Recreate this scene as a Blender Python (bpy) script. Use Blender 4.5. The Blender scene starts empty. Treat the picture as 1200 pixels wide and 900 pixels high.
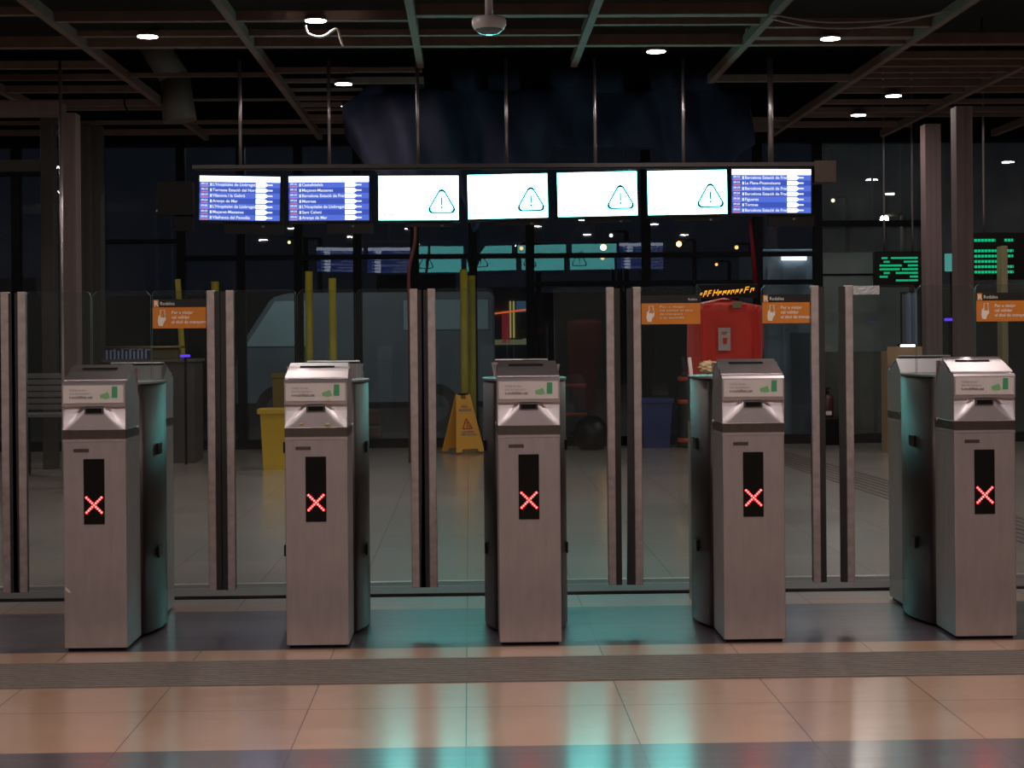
import bpy, bmesh, math, random
from mathutils import Vector, Matrix, Euler
random.seed(7)
S = bpy.context.scene
COL = S.collection

# ------------------------------------------------------------------ camera
CAMH = 1.17
FPX = 1900.0
YAW = math.atan(50 / 1900.0)
ROLL = math.radians(0.5)
PY0 = 396.0
R0 = Vector((math.cos(YAW), -math.sin(YAW), 0)); F0 = Vector((math.sin(YAW), math.cos(YAW), 0)); U0 = Vector((0, 0, 1))
CR = R0 * math.cos(ROLL) - U0 * math.sin(ROLL)
CU = R0 * math.sin(ROLL) + U0 * math.cos(ROLL)
cam_d = bpy.data.cameras.new('camera')
cam = bpy.data.objects.new('camera', cam_d); COL.objects.link(cam)
cam_d.sensor_width = 36; cam_d.lens = 36 * FPX / 1200
cam_d.shift_y = (PY0 - 450) / 1200
cam_d.clip_start = 0.05; cam_d.clip_end = 400
M = Matrix((CR, CU, -F0)).transposed().to_4x4(); M.translation = (0, 0, CAMH)
cam.matrix_world = M
S.camera = cam

def ray(px, py):
    return CR * ((px - 600) / FPX) + CU * ((PY0 - py) / FPX) + F0
def P(px, py, Y):
    "world point seen at a photo pixel, at depth Y"
    r = ray(px, py); return Vector((0, 0, CAMH)) + r * (Y / r.y)
def FL(px, py, z=0.0):
    "world point on the floor seen at a photo pixel"
    r = ray(px, py); return Vector((0, 0, CAMH)) + r * ((z - CAMH) / r.z)

# ------------------------------------------------------------------ world, view
w = bpy.data.worlds.new('world'); S.world = w; w.use_nodes = True
w.node_tree.nodes['Background'].inputs[0].default_value = (0.0042, 0.0052, 0.0075, 1)
w.node_tree.nodes['Background'].inputs[1].default_value = 1.0
S.view_settings.view_transform = 'Standard'; S.view_settings.look = 'None'
S.view_settings.gamma = 1.0; S.view_settings.use_curve_mapping = False
S.view_settings.exposure = 0.0
HALL_W = 20.0     # hall ceiling lamps over the public side
REAR_W = 12.0     # hall ceiling lamps beyond the gates
CEIL = 3.29
LAMP_COL = (1.0, 0.86, 0.80)

# ------------------------------------------------------------------ materials
MATS = {}
def mat(name, col=(.5,.5,.5), rough=.5, metal=0.0, emit=None, es=1.0, spec=.5, noise=0.0, nscale=20.0, bump=0.0, aniso=0.0, coat=0.0, stretch=None):
    m = bpy.data.materials.new(name); m.use_nodes = True; MATS[name] = m
    nt = m.node_tree; b = nt.nodes['Principled BSDF']
    b.inputs['Base Color'].default_value = (*col, 1); b.inputs['Roughness'].default_value = rough
    b.inputs['Metallic'].default_value = metal; b.inputs['Specular IOR Level'].default_value = spec
    b.inputs['Coat Weight'].default_value = coat
    b.inputs['Anisotropic'].default_value = aniso
    if emit:
        b.inputs['Emission Color'].default_value = (*emit, 1); b.inputs['Emission Strength'].default_value = es
    tc = nt.nodes.new('ShaderNodeTexCoord'); mp = nt.nodes.new('ShaderNodeMapping')
    nt.links.new(tc.outputs['Object'], mp.inputs[0])
    if stretch: mp.inputs['Scale'].default_value = stretch
    nz = nt.nodes.new('ShaderNodeTexNoise'); nz.inputs['Scale'].default_value = nscale; nz.inputs['Detail'].default_value = 4
    nt.links.new(mp.outputs[0], nz.inputs['Vector'])
    amt = noise if noise else 0.04
    mr = nt.nodes.new('ShaderNodeMapRange'); mr.inputs[1].default_value = .25; mr.inputs[2].default_value = .75
    mr.inputs[3].default_value = 1 - amt; mr.inputs[4].default_value = 1 + amt
    nt.links.new(nz.outputs[0], mr.inputs[0])
    mx = nt.nodes.new('ShaderNodeMix'); mx.data_type = 'RGBA'; mx.blend_type = 'MULTIPLY'; mx.inputs[0].default_value = 1
    mx.inputs[6].default_value = (*col, 1); nt.links.new(mr.outputs[0], mx.inputs[7])
    nt.links.new(mx.outputs[2], b.inputs['Base Color'])
    if bump:
        bp = nt.nodes.new('ShaderNodeBump'); bp.inputs['Strength'].default_value = bump; bp.inputs['Distance'].default_value = .01
        nt.links.new(nz.outputs[0], bp.inputs['Height']); nt.links.new(bp.outputs[0], b.inputs['Normal'])
    return m

def glass_mat(name, tint=(.9,.95,.94), refl=1.0, dirt=0.02, dirt_col=(.35,.42,.42)):
    m = bpy.data.materials.new(name); m.use_nodes = True; MATS[name] = m
    nt = m.node_tree; nt.nodes.clear()
    out = nt.nodes.new('ShaderNodeOutputMaterial'); tr = nt.nodes.new('ShaderNodeBsdfTransparent'); tr.inputs[0].default_value = (*tint, 1)
    gl = nt.nodes.new('ShaderNodeBsdfGlossy'); gl.inputs['Roughness'].default_value = 0.01; gl.inputs[0].default_value = (refl, refl, refl, 1)
    fr = nt.nodes.new('ShaderNodeFresnel'); fr.inputs[0].default_value = 1.5
    df = nt.nodes.new('ShaderNodeBsdfDiffuse'); df.inputs[0].default_value = (*dirt_col, 1)
    nz = nt.nodes.new('ShaderNodeTexNoise'); nz.inputs['Scale'].default_value = 3.0; nz.inputs['Detail'].default_value = 6
    tc = nt.nodes.new('ShaderNodeTexCoord'); nt.links.new(tc.outputs['Object'], nz.inputs['Vector'])
    ml = nt.nodes.new('ShaderNodeMath'); ml.operation = 'MULTIPLY'; ml.inputs[1].default_value = dirt * 2; nt.links.new(nz.outputs[0], ml.inputs[0])
    m1 = nt.nodes.new('ShaderNodeMixShader'); nt.links.new(ml.outputs[0], m1.inputs[0]); nt.links.new(tr.outputs[0], m1.inputs[1]); nt.links.new(df.outputs[0], m1.inputs[2])
    m2 = nt.nodes.new('ShaderNodeMixShader'); nt.links.new(fr.outputs[0], m2.inputs[0]); nt.links.new(m1.outputs[0], m2.inputs[1]); nt.links.new(gl.outputs[0], m2.inputs[2])
    nt.links.new(m2.outputs[0], out.inputs[0])
    return m

def emis(name, col, s=1.0):
    m = bpy.data.materials.new(name); m.use_nodes = True; MATS[name] = m
    nt = m.node_tree; nt.nodes.clear()
    out = nt.nodes.new('ShaderNodeOutputMaterial'); e = nt.nodes.new('ShaderNodeEmission')
    e.inputs[0].default_value = (*col, 1); e.inputs[1].default_value = s; nt.links.new(e.outputs[0], out.inputs[0])
    return m

def floor_mat():
    m = bpy.data.materials.new('floor_tiles'); m.use_nodes = True
    nt = m.node_tree; b = nt.nodes['Principled BSDF']; N = nt.nodes.new; L = nt.links.new
    tc = N('ShaderNodeTexCoord'); sp = N('ShaderNodeSeparateXYZ'); L(tc.outputs['Object'], sp.inputs[0])
    def math_(op, a, bv=None, c=None):
        n = N('ShaderNodeMath'); n.operation = op
        for i, v in enumerate((a, bv, c)):
            if v is None: continue
            if isinstance(v, (int, float)): n.inputs[i].default_value = v
            else: L(v, n.inputs[i])
        return n.outputs[0]
    T = 0.5; X0 = FL(546, 899).x; Y0 = 0.145
    ux = math_('DIVIDE', math_('SUBTRACT', sp.outputs[0], X0), T)
    uy = math_('DIVIDE', math_('SUBTRACT', sp.outputs[1], Y0), T)
    def line(u, wd):   # distance to nearest integer < wd
        f = math_('ABSOLUTE', math_('SUBTRACT', math_('FRACT', math_('ADD', u, 0.5)), 0.5))
        return math_('LESS_THAN', f, wd)
    ln = math_('MAXIMUM', line(ux, 0.0035), math_('MULTIPLY', line(uy, 0.006), 0.6))
    cell = N('ShaderNodeCombineXYZ'); L(math_('FLOOR', ux), cell.inputs[0]); L(math_('FLOOR', uy), cell.inputs[1])
    wn = N('ShaderNodeTexWhiteNoise'); L(cell.outputs[0], wn.inputs[0])
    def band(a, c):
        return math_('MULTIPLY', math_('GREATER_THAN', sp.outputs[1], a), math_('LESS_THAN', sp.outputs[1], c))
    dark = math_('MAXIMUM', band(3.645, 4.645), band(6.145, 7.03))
    nz = N('ShaderNodeTexNoise'); nz.inputs['Scale'].default_value = 9; nz.inputs['Detail'].default_value = 8; L(tc.outputs['Object'], nz.inputs['Vector'])
    nz2 = N('ShaderNodeTexNoise'); nz2.inputs['Scale'].default_value = 1.3; nz2.inputs['Detail'].default_value = 5; L(tc.outputs['Object'], nz2.inputs['Vector'])
    c1 = N('ShaderNodeMix'); c1.data_type = 'RGBA'; c1.inputs[6].default_value = (.53, .32, .215, 1); c1.inputs[7].default_value = (.64, .41, .28, 1)
    L(nz2.outputs[0], c1.inputs[0])
    cg_ = N('ShaderNodeMix'); cg_.data_type = 'RGBA'; cg_.inputs[7].default_value = (.44, .385, .345, 1); L(c1.outputs[2], cg_.inputs[6]); L(math_('GREATER_THAN', sp.outputs[1], 7.2), cg_.inputs[0]); c1 = cg_
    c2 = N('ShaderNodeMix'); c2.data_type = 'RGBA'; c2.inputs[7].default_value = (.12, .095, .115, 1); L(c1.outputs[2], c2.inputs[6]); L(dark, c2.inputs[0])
    v = math_('ADD', 0.86, math_('ADD', math_('MULTIPLY', wn.outputs[0], 0.10), math_('MULTIPLY', nz.outputs[0], 0.16)))
    c3 = N('ShaderNodeMix'); c3.data_type = 'RGBA'; c3.blend_type = 'MULTIPLY'; c3.inputs[0].default_value = 1; L(c2.outputs[2], c3.inputs[6]); L(v, c3.inputs[7])
    c4 = N('ShaderNodeMix'); c4.data_type = 'RGBA'; c4.inputs[7].default_value = (.05, .04, .035, 1); L(ln, c4.inputs[0]); L(c3.outputs[2], c4.inputs[6])
    L(c4.outputs[2], b.inputs['Base Color'])
    rg = math_('ADD', math_('MULTIPLY', nz2.outputs[0], 0.12), 0.27)
    L(rg, b.inputs['Roughness']); b.inputs['IOR'].default_value = 1.9; b.inputs['Coat Weight'].default_value = .9; b.inputs['Coat Roughness'].default_value = .17; b.inputs['Coat IOR'].default_value = 1.6
    bp = N('ShaderNodeBump'); bp.inputs['Strength'].default_value = .06; bp.inputs['Distance'].default_value = .004
    mpw = N('ShaderNodeMapping'); mpw.inputs['Scale'].default_value = (.7, 9, 1); L(tc.outputs['Object'], mpw.inputs[0])
    nw = N('ShaderNodeTexNoise'); nw.inputs['Scale'].default_value = 1.0; nw.inputs['Detail'].default_value = 2; L(mpw.outputs[0], nw.inputs['Vector'])
    bw_ = N('ShaderNodeBump'); bw_.inputs['Strength'].default_value = .35; bw_.inputs['Distance'].default_value = .012; L(nw.outputs[0], bw_.inputs['Height']); L(bp.outputs[0], bw_.inputs['Normal'])
    L(nz.outputs[0], bp.inputs['Height']); L(bw_.outputs[0], b.inputs['Normal'])
    return m

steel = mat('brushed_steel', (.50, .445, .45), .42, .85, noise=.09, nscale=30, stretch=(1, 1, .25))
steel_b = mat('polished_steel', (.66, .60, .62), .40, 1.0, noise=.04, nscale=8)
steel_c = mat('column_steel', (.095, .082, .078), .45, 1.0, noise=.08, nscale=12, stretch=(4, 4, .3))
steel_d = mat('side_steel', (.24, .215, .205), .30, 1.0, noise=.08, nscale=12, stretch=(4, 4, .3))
post_m = mat('post_aluminium', (.44, .37, .36), .5, .6, noise=.2, nscale=25)
rubber = mat('black_rubber', (.02, .018, .018), .7, 0, noise=.3, nscale=30)
black = mat('black_plastic', (.004, .004, .004), .35, spec=.25)
blackm = mat('black_matte', (.008, .0075, .0075), .8, spec=.15)
label_m = mat('label_film', (.60, .55, .53), .4)
green_p = mat('green_print', (.06, .30, .14), .4)
green_l = mat('pale_green_print', (.20, .42, .20), .4)
ink = mat('grey_ink', (.16, .14, .14), .5)
inkf = mat('faded_ink', (.34, .30, .30), .5)
orange = mat('orange_vinyl', (.62, .20, .02), .45, noise=.06)
vblack = mat('black_vinyl', (.012, .010, .010), .4)
white_p = mat('white_print', (.80, .74, .66), .5)
glass = glass_mat('barrier_glass', (.90, .93, .92), 1.0, .018)
wglass = glass_mat('window_glass', (.80, .84, .88), 1.0, .014, (.4, .45, .55))
wglass_d = glass_mat('dusty_glare_glass', (.80, .84, .84), 1.0, .07, (.5, .53, .5))  # diffuse dust raised to paint in the haze of street lamp glare
edge_m = mat('glass_edge', (.16, .20, .18), .35, 0, spec=.4)
led = emis('red_led', (1.0, .013, .013), 20.0)
led_core = emis('red_led_core', (1.0, .42, .36), 2.5)
yellow = mat('yellow_plastic', (.66, .40, .02), .45, noise=.06)
yellow_sign = mat('yellow_sign_plastic', (.86, .36, .012), .45)
red_ink = mat('red_ink', (.5, .03, .02), .5)
ypole = mat('yellow_paint', (.42, .34, .03), .6, noise=.2, nscale=6)
redc = mat('red_fabric', (.55, .025, .012), .55, noise=.12, nscale=6, bump=.3)
tarp_m = mat('navy_tarpaulin', (.012, .012, .024), .8, spec=.15, noise=.25, nscale=5, bump=.3)
grid_m = mat('grid_metal', (.15, .098, .08), .75, 0, spec=.1, noise=.15, nscale=6)
void_m = mat('soffit_black', (.02, .018, .017), .9)
colp = mat('pink_column_paint', (.125, .085, .08), .7, 0, noise=.1, nscale=4, stretch=(6, 6, .3))
colo = mat('olive_column_paint', (.05, .042, .035), .7, 0, noise=.1, nscale=4, stretch=(6, 6, .3))
frame_m = mat('window_frame_black', (.005, .005, .006), .6, spec=.1)
pole_m = mat('pole_steel', (.45, .41, .42), .3, .9)
wall_m = mat('hall_wall', (.16, .14, .13), .8, noise=.1)
asph = mat('asphalt', (.05, .048, .05), .8, noise=.2, nscale=20)
band_m = mat('guide_strip_stone', (.20, .165, .145), .55, noise=.12, nscale=30)
white_d = mat('white_plastic', (.62, .56, .55), .4)
dome_g = mat('dome_glass', (.10, .14, .14), .1)
lamp_e = emis('lamp_disc', (1.0, .93, .92), 22.0)
scr_w = emis('screen_white', (.36, 1.75, 1.68), 5.0)
scr_b1 = emis('screen_blue', (.10, .17, .72), 1.0)
scr_b2 = emis('screen_blue_dark', (.055, .10, .50), 1.0)
scr_h = emis('screen_header', (.95, 1.05, 1.3), 2.2)
scr_wr = emis('screen_white_rear', (.22, 1.0, .95), 2.6)
scr_t = emis('screen_text', (.75, .82, 1.0), 1.1)
scr_r = emis('screen_red', (.70, .22, .38), 1.0)
scr_i = emis('screen_icon', (.0, .05, .14), 1.0)
scr_f = emis('screen_faint', (.45, 1.0, 1.0), 1.45)

# ------------------------------------------------------------------ mesh helper
class B:
    def __init__(s): s.bm = bmesh.new(); s.mi = 0
    def _fin(s, faces, smooth=False):
        for f in faces: f.material_index = s.mi; f.smooth = smooth
    def box(s, a, b, bev=0.0):
        x0, y0, z0 = a; x1, y1, z1 = b
        v = [s.bm.verts.new(c) for c in ((x0,y0,z0),(x1,y0,z0),(x1,y1,z0),(x0,y1,z0),(x0,y0,z1),(x1,y0,z1),(x1,y1,z1),(x0,y1,z1))]
        fs = [s.bm.faces.new([v[i] for i in q]) for q in ((3,2,1,0),(4,5,6,7),(0,1,5,4),(1,2,6,5),(2,3,7,6),(3,0,4,7))]
        s._fin(fs)
        if bev:
            es = list({e for f in fs for e in f.edges})
            r = bmesh.ops.bevel(s.bm, geom=es, offset=bev, segments=2, affect='EDGES', profile=.5)
            s._fin(r['faces'])
        return fs
    def prism(s, pts, axis, a, b, smooth=False):
        "polygon pts (2D) extruded along axis between a and b. x: pts=(y,z); y: pts=(x,z); z: pts=(x,y)"
        def mk(p, t):
            return {'x': (t, p[0], p[1]), 'y': (p[0], t, p[1]), 'z': (p[0], p[1], t)}[axis]
        va = [s.bm.verts.new(mk(p, a)) for p in pts]; vb = [s.bm.verts.new(mk(p, b)) for p in pts]
        n = len(pts); fs = [s.bm.faces.new(va[::-1]), s.bm.faces.new(vb)]
        sd = [s.bm.faces.new((va[i], va[(i+1) % n], vb[(i+1) % n], vb[i])) for i in range(n)]
        s._fin(fs); s._fin(sd, smooth)
    def cyl(s, a, b, r, seg=12, r2=None, smooth=True):
        a = Vector(a); b = Vector(b); d = (b - a).normalized()
        q = d.to_track_quat('Z', 'Y'); r2 = r if r2 is None else r2
        def ring(c, rr): return [s.bm.verts.new(c + q @ Vector((rr * math.cos(t), rr * math.sin(t), 0))) for t in (2 * math.pi * i / seg for i in range(seg))]
        A = ring(a, r); C = ring(b, r2)
        sd = [s.bm.faces.new((A[i], A[(i+1) % seg], C[(i+1) % seg], C[i])) for i in range(seg)]
        s._fin(sd, smooth); s._fin([s.bm.faces.new(A[::-1]), s.bm.faces.new(C)])
    def tube(s, pts, r, seg=6):
        pts = [Vector(p) for p in pts]; rings = []
        for i, p in enumerate(pts):
            d = (pts[min(i+1, len(pts)-1)] - pts[max(i-1, 0)]).normalized(); q = d.to_track_quat('Z', 'Y')
            rings.append([s.bm.verts.new(p + q @ Vector((r * math.cos(2*math.pi*k/seg), r * math.sin(2*math.pi*k/seg), 0))) for k in range(seg)])
        fs = []
        for a, c in zip(rings, rings[1:]):
            # match the start index that twists least
            o = min(range(seg), key=lambda o: (a[0].co - c[o].co).length)
            fs += [s.bm.faces.new((a[k], a[(k+1) % seg], c[(k+1+o) % seg], c[(k+o) % seg])) for k in range(seg)]
        fs += [s.bm.faces.new(rings[0][::-1]), s.bm.faces.new(rings[-1])]
        s._fin(fs, True)
    def lathe(s, prof, c=(0,0,0), seg=24):
        c = Vector(c); rings = []
        for r, z in prof:
            rings.append([s.bm.verts.new(c + Vector((r*math.cos(2*math.pi*k/seg), r*math.sin(2*math.pi*k/seg), z))) for k in range(seg)])
        fs = [s.bm.faces.new((a[k], a[(k+1)%seg], b[(k+1)%seg], b[k])) for a, b in zip(rings, rings[1:]) for k in range(seg)]
        s._fin(fs, True); s._fin([s.bm.faces.new(rings[0][::-1]), s.bm.faces.new(rings[-1])])
    def ball(s, c, r, seg=8):
        n0 = set(s.bm.faces)
        bmesh.ops.create_uvsphere(s.bm, u_segments=seg, v_segments=max(4, seg//2), radius=r, matrix=Matrix.Translation(c))
        s._fin([f for f in s.bm.faces if f not in n0], True)
    def quad(s, pts):
        v = [s.bm.verts.new(p) for p in pts]; f = s.bm.faces.new(v); s._fin([f]); return f
    def grid(s, fn, nu, nv, smooth=True):
        vs = [[s.bm.verts.new(fn(i/nu, j/nv)) for i in range(nu+1)] for j in range(nv+1)]
        fs = [s.bm.faces.new((vs[j][i], vs[j][i+1], vs[j+1][i+1], vs[j+1][i])) for j in range(nv) for i in range(nu)]
        s._fin(fs, smooth)
    def text(s, txt, x, z, size, y=0.0, bold=0.0, align='LEFT', depth=0.0004, width=None, mirror=False):
        "lettering in the XZ plane facing -Y"
        cu = bpy.data.curves.new('t', 'FONT'); cu.body = txt; cu.size = size; cu.extrude = depth; cu.offset = bold; cu.align_x = align
        cu.resolution_u = 2
        o = bpy.data.objects.new('t', cu); COL.objects.link(o)
        dg = bpy.context.evaluated_depsgraph_get(); me = bpy.data.meshes.new_from_object(o.evaluated_get(dg))
        k = 1.0
        if width and len(me.vertices):
            xs = [v.co.x for v in me.vertices]; k = width / max(1e-6, (max(xs) - min(xs)))
        me.transform(Matrix(((k, 0, 0, x), (0, 0, -1, y), (0, 1, 0, z), (0, 0, 0, 1))))
        n0 = len(s.bm.faces); s.bm.from_mesh(me); s.bm.faces.ensure_lookup_table()
        s._fin([s.bm.faces[i] for i in range(n0, len(s.bm.faces))])
        bpy.data.objects.remove(o); bpy.data.meshes.remove(me); bpy.data.curves.remove(cu)
    def xf(s, m): s.bm.transform(m); return s
    def build(s, name, mats, parent=None, loc=None, label=None, cat=None, group=None, kind=None, recalc=True):
        if recalc: bmesh.ops.recalc_face_normals(s.bm, faces=s.bm.faces)
        me = bpy.data.meshes.new(name); s.bm.to_mesh(me); s.bm.free()
        for m_ in (mats if isinstance(mats, (list, tuple)) else [mats]): me.materials.append(m_)
        o = bpy.data.objects.new(name, me); COL.objects.link(o)
        if parent: o.parent = parent
        if loc is not None: o.location = loc
        tag(o, label, cat, group, kind); return o
def tag(o, label=None, cat=None, group=None, kind=None):
    if label: o['label'] = label
    if cat: o['category'] = cat
    if group: o['group'] = group
    if kind: o['kind'] = kind
    return o
def empty(name, loc=(0,0,0), rz=0, **k):
    o = bpy.data.objects.new(name, None); COL.objects.link(o); o.location = loc; o.rotation_euler = (0,0,rz); o.empty_display_size = .1
    return tag(o, **k)
def copy_tree(o, parent=None):
    c = o.copy(); COL.objects.link(c)
    if parent: c.parent = parent
    for ch in list(o.children): copy_tree(ch, c)
    return c

# ================================================================== SETTING
XL, XR, YB, YW = -7.2, 8.2, -7.0, 17.5
GY = 6.16
b = B(); b.box((XL-.2, YB-.2, -.2), (XR+.2, YW, 0)); fl = b.build('floor', floor_mat(), kind='structure')
fl.data.materials[0].name = 'floor_tiles'
b = B(); b.box((-40, YW, -.25), (45, 80, -.02)); b.build('ground_outside', asph, kind='structure')
b = B(); b.box((XL-.2, YB-.2, 4.3), (XR+.2, YW+.3, 4.5)); b.build('ceiling', void_m, kind='structure')
b = B(); b.box((XL-.2, YB-.2, 0), (XL, YW, 4.3)); b.build('wall_left', wall_m, kind='structure')
b = B(); b.box((XR, YB-.2, 0), (XR+.2, YW, 4.3)); b.build('wall_right', wall_m, kind='structure')
b = B(); b.box((XL-.2, YB-.2, 0), (XR+.2, YB, 4.3)); b.build('wall_front', wall_m, kind='structure')

# grooved strip in the floor before the gates
def grooves(y0, y1, x0, x1, n, z0=.001, h=.004):
    b = B(); b.box((x0, y0, -.01), (x1, y1, z0)); st = (y1-y0)/n
    for i in range(n):
        ya = y0 + st*(i+.18); b.box((x0, ya, z0-.001), (x1, ya+st*.6, z0+h))
    return b
ya, yb = FL(600, 799.5).y, FL(600, 770.5).y
grooves(ya, yb, XL, XR, 13).build('floor_guide_strip', band_m, kind='structure')
# low metal threshold behind the gates; painted shadow line in front, painted reflection along back
ya, yb = FL(600, 697).y, FL(600, 684).y
b = B(); b.mi = 0; b.box((XL, ya, -.01), (XR, yb, .012), .003)
b.mi = 1; b.box((XL, ya-.02, -.01), (XR, ya-.001, .003)); b.mi = 2; b.box((XL, yb-.004, .0), (XR, yb+.03, .016), .002)
b.build('floor_threshold', [mat('threshold_metal', (.085, .07, .065), .6), blackm, mat('threshold_sheen', (.7,.66,.62), .3, .6)], kind='structure')
# diagonal grooved strip beyond
a0, a1, c0, c1 = FL(905, 524), FL(905, 541), FL(1060, 567), FL(1060, 592)
b = B(); n = 7
a0, a1 = a0 + (a0-c0)*.05, a1 + (a1-c1)*.05; c0e = c0 + (c0-a0)*1.5; c1e = c1 + (c1-a1)*1.5
for i in range(n):
    t0, t1 = (i+.15)/n, (i+.85)/n
    pa, pb, pc, pd = a0.lerp(a1, t0), a0.lerp(a1, t1), c0e.lerp(c1e, t1), c0e.lerp(c1e, t0)
    lo = [b.bm.verts.new((p.x, p.y, .0005)) for p in (pa, pb, pc, pd)]; hi = [b.bm.verts.new((p.x, p.y, .005)) for p in (pa, pb, pc, pd)]
    b.bm.faces.new(hi)
    for k in range(4): b.bm.faces.new((lo[k], lo[(k+1) % 4], hi[(k+1) % 4], hi[k]))
b.build('floor_guide_strip', mat('dark_guide_strip', (.14, .11, .095), .5), kind='structure')

# ceiling grid
def beam_x(y, x0, x1, h=.045, d=.05, z=CEIL, slope=0.0):
    b = B(); b.box((x0, y-d/2, z), (x1, y+d/2, z+h)); return b
Ylist = lambda py: 1900*(CEIL-CAMH)/(396-py)
BX = [-2.74 + 1.19*k for k in range(-3, 10)]
b = B()
for k, x in enumerate(BX):
    if not (XL < x < XR): continue
    y1 = 17.1
    if abs(x+.36) < .1 or abs(x-.83) < .1: y1 = Ylist(76)
    if abs(x-2.02) < .1: y1 = Ylist(96)
    b.box((x-.026, -6.8, CEIL-.02), (x+.026, y1, CEIL+.05))
b.build('ceiling_runner_grid', grid_m, kind='structure')
b = B()
def cb(py, xa, xb, h=.05, d=.06):
    y = Ylist(py); b.box((xa, y-d/2, CEIL+random.uniform(-.01, .02)), (xb, y+d/2, CEIL+h))
XA, XB = XL, XR
for y in [(-6.4 + .6*i) for i in range(27)]:
    b.box((XA, y-.03, CEIL), (XB, y+.03, CEIL+.05))
cb(16, XA, -2.74); cb(23, -2.74, -.36, .06); cb(43, -2.74, .83); cb(53, XA, XB, .07, .09); cb(20, -.36, 2.0, .08, .1); cb(30, .83, 2.0); cb(32, 2.0, 3.2); cb(47, 2.0, 3.2, .08, .12)
for py in (77, 92, 105, 121, 127): cb(py, XA, -2.74)
for py in (145, 155): cb(py, XA, 3.2)
for py in (84, 97, 108, 117, 124, 131, 138): cb(py, -1.55, -.9, .04, .05)
cb(86, -1.0, -.36); cb(97, -1.0, -.36)
for py in (70, 79, 87, 96, 103, 112, 125, 134, 140): cb(py, 3.2, XB)
cb(96, 2.0, 3.2); cb(150, 2.0, 4.5)
for py in (88, 118): cb(py, -2.74, -1.55, .03, .03)
b.build('ceiling_cross_grid', grid_m, kind='structure')

# window wall at the back: bays with black frames, transoms and panes
mull = [-60, 20, 118, 213, 283, 350, 419, 486, 554, 621, 757, 888, 958, 1086, 1210, 1330]
Xm = [P(x, 300, YW).x for x in mull]; Xm[0] = XL+.05; Xm[-1] = XR-.05
zt = P(600, 170, YW).z; z300 = P(600, 300, YW).z; z275 = P(600, 272, YW).z; z333 = P(600, 333, YW).z
z262 = P(1000, 262, YW).z
for i in range(len(Xm)-1):
    xa, xb = Xm[i], Xm[i+1]
    wn = empty(f'window_{i+1}', ((xa+xb)/2, YW, 0), kind='structure')
    hw = (xb-xa)/2
    f = B(); tw = .045
    f.box((-hw, -.06, 0), (-hw+tw, .06, 4.25)); f.box((hw-tw, -.06, 0), (hw, .06, 4.25))
    f.box((-hw, -.065, zt), (hw, .065, 4.25)); f.box((-hw, -.065, 0), (hw, .065, .10))
    px = (mull[i]+mull[i+1])/2
    if px > 955: trans = [(z262, .06), (P(1000, 322, YW).z, .02)] if px < 1085 else []
    elif px < 110: trans = [(2.98, .06)]
    elif px < 210: trans = [(P(160, 283, YW).z, .04)]
    elif px < 620: trans = [(z300, .05)]
    else: trans = [(z300, .05), (z333, .05)]
    for z, hh in trans: f.box((-hw, -.066, z-hh/2), (hw, .066, z+hh/2))
    f.build('window_frame', frame_m, wn)
    zs = [.10] + sorted(t[0] for t in trans) + [zt]
    for za, zb in zip(zs, zs[1:]):
        g = B(); g.box((-hw+tw*.5, -.004, (za-zb)/2), (hw-tw*.5, .004, (zb-za)/2))
        o = g.build('glass_pane', wglass_d if px > 955 else wglass, wn, loc=(0, 0, (za+zb)/2))
        o.rotation_euler = (math.radians(random.uniform(-.12, .12)), 0, math.radians(random.uniform(-.25, .25)))

# columns and portal frame at the left and right
def column(pxa, pxb, Y, ztop, m, zbot=0, flutes=0, depth=.16):
    xa, xb = P(pxa, 300, Y).x, P(pxb, 300, Y).x
    b = B(); b.box((xa, Y, zbot), (xb, Y+depth, ztop), .006)
    for k in range(flutes):
        xx = xa + (xb-xa)*(k+1)/(flutes+1); b.box((xx-.004, Y-.004, zbot), (xx+.004, Y+.002, ztop))
    return b.build('column', m, kind='structure')
column(72, 90, 13.0, P(80, 132, 13).z, colp, flutes=2)
column(95, 107, 15.5, P(100, 145, 15.5).z, colo, flutes=1); column(107.5, 119, 15.6, P(100, 145, 15.5).z, colo)
column(48, 63, 15.0, P(50, 136, 15).z, colo)
column(1085, 1104, 15.2, P(1090, 145, 15.2).z, colp, flutes=2)
column(1122, 1141, 13.2, P(1130, 124, 13.2).z, colp, flutes=1)
b = B(); z0, z1 = P(30, 134, 13).z, P(30, 119, 13).z; b.box((XL, 12.95, z0), (P(72, 300, 13).x, 13.2, z1), .005); b.build('portal_beam', colp, kind='structure')
b = B(); z0, z1 = P(30, 200, 15).z, P(30, 187, 15).z; b.box((XL, 15, z0), (P(48, 300, 15).x, 15.1, z1)); b.build('portal_transom', colo, kind='structure')

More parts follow.
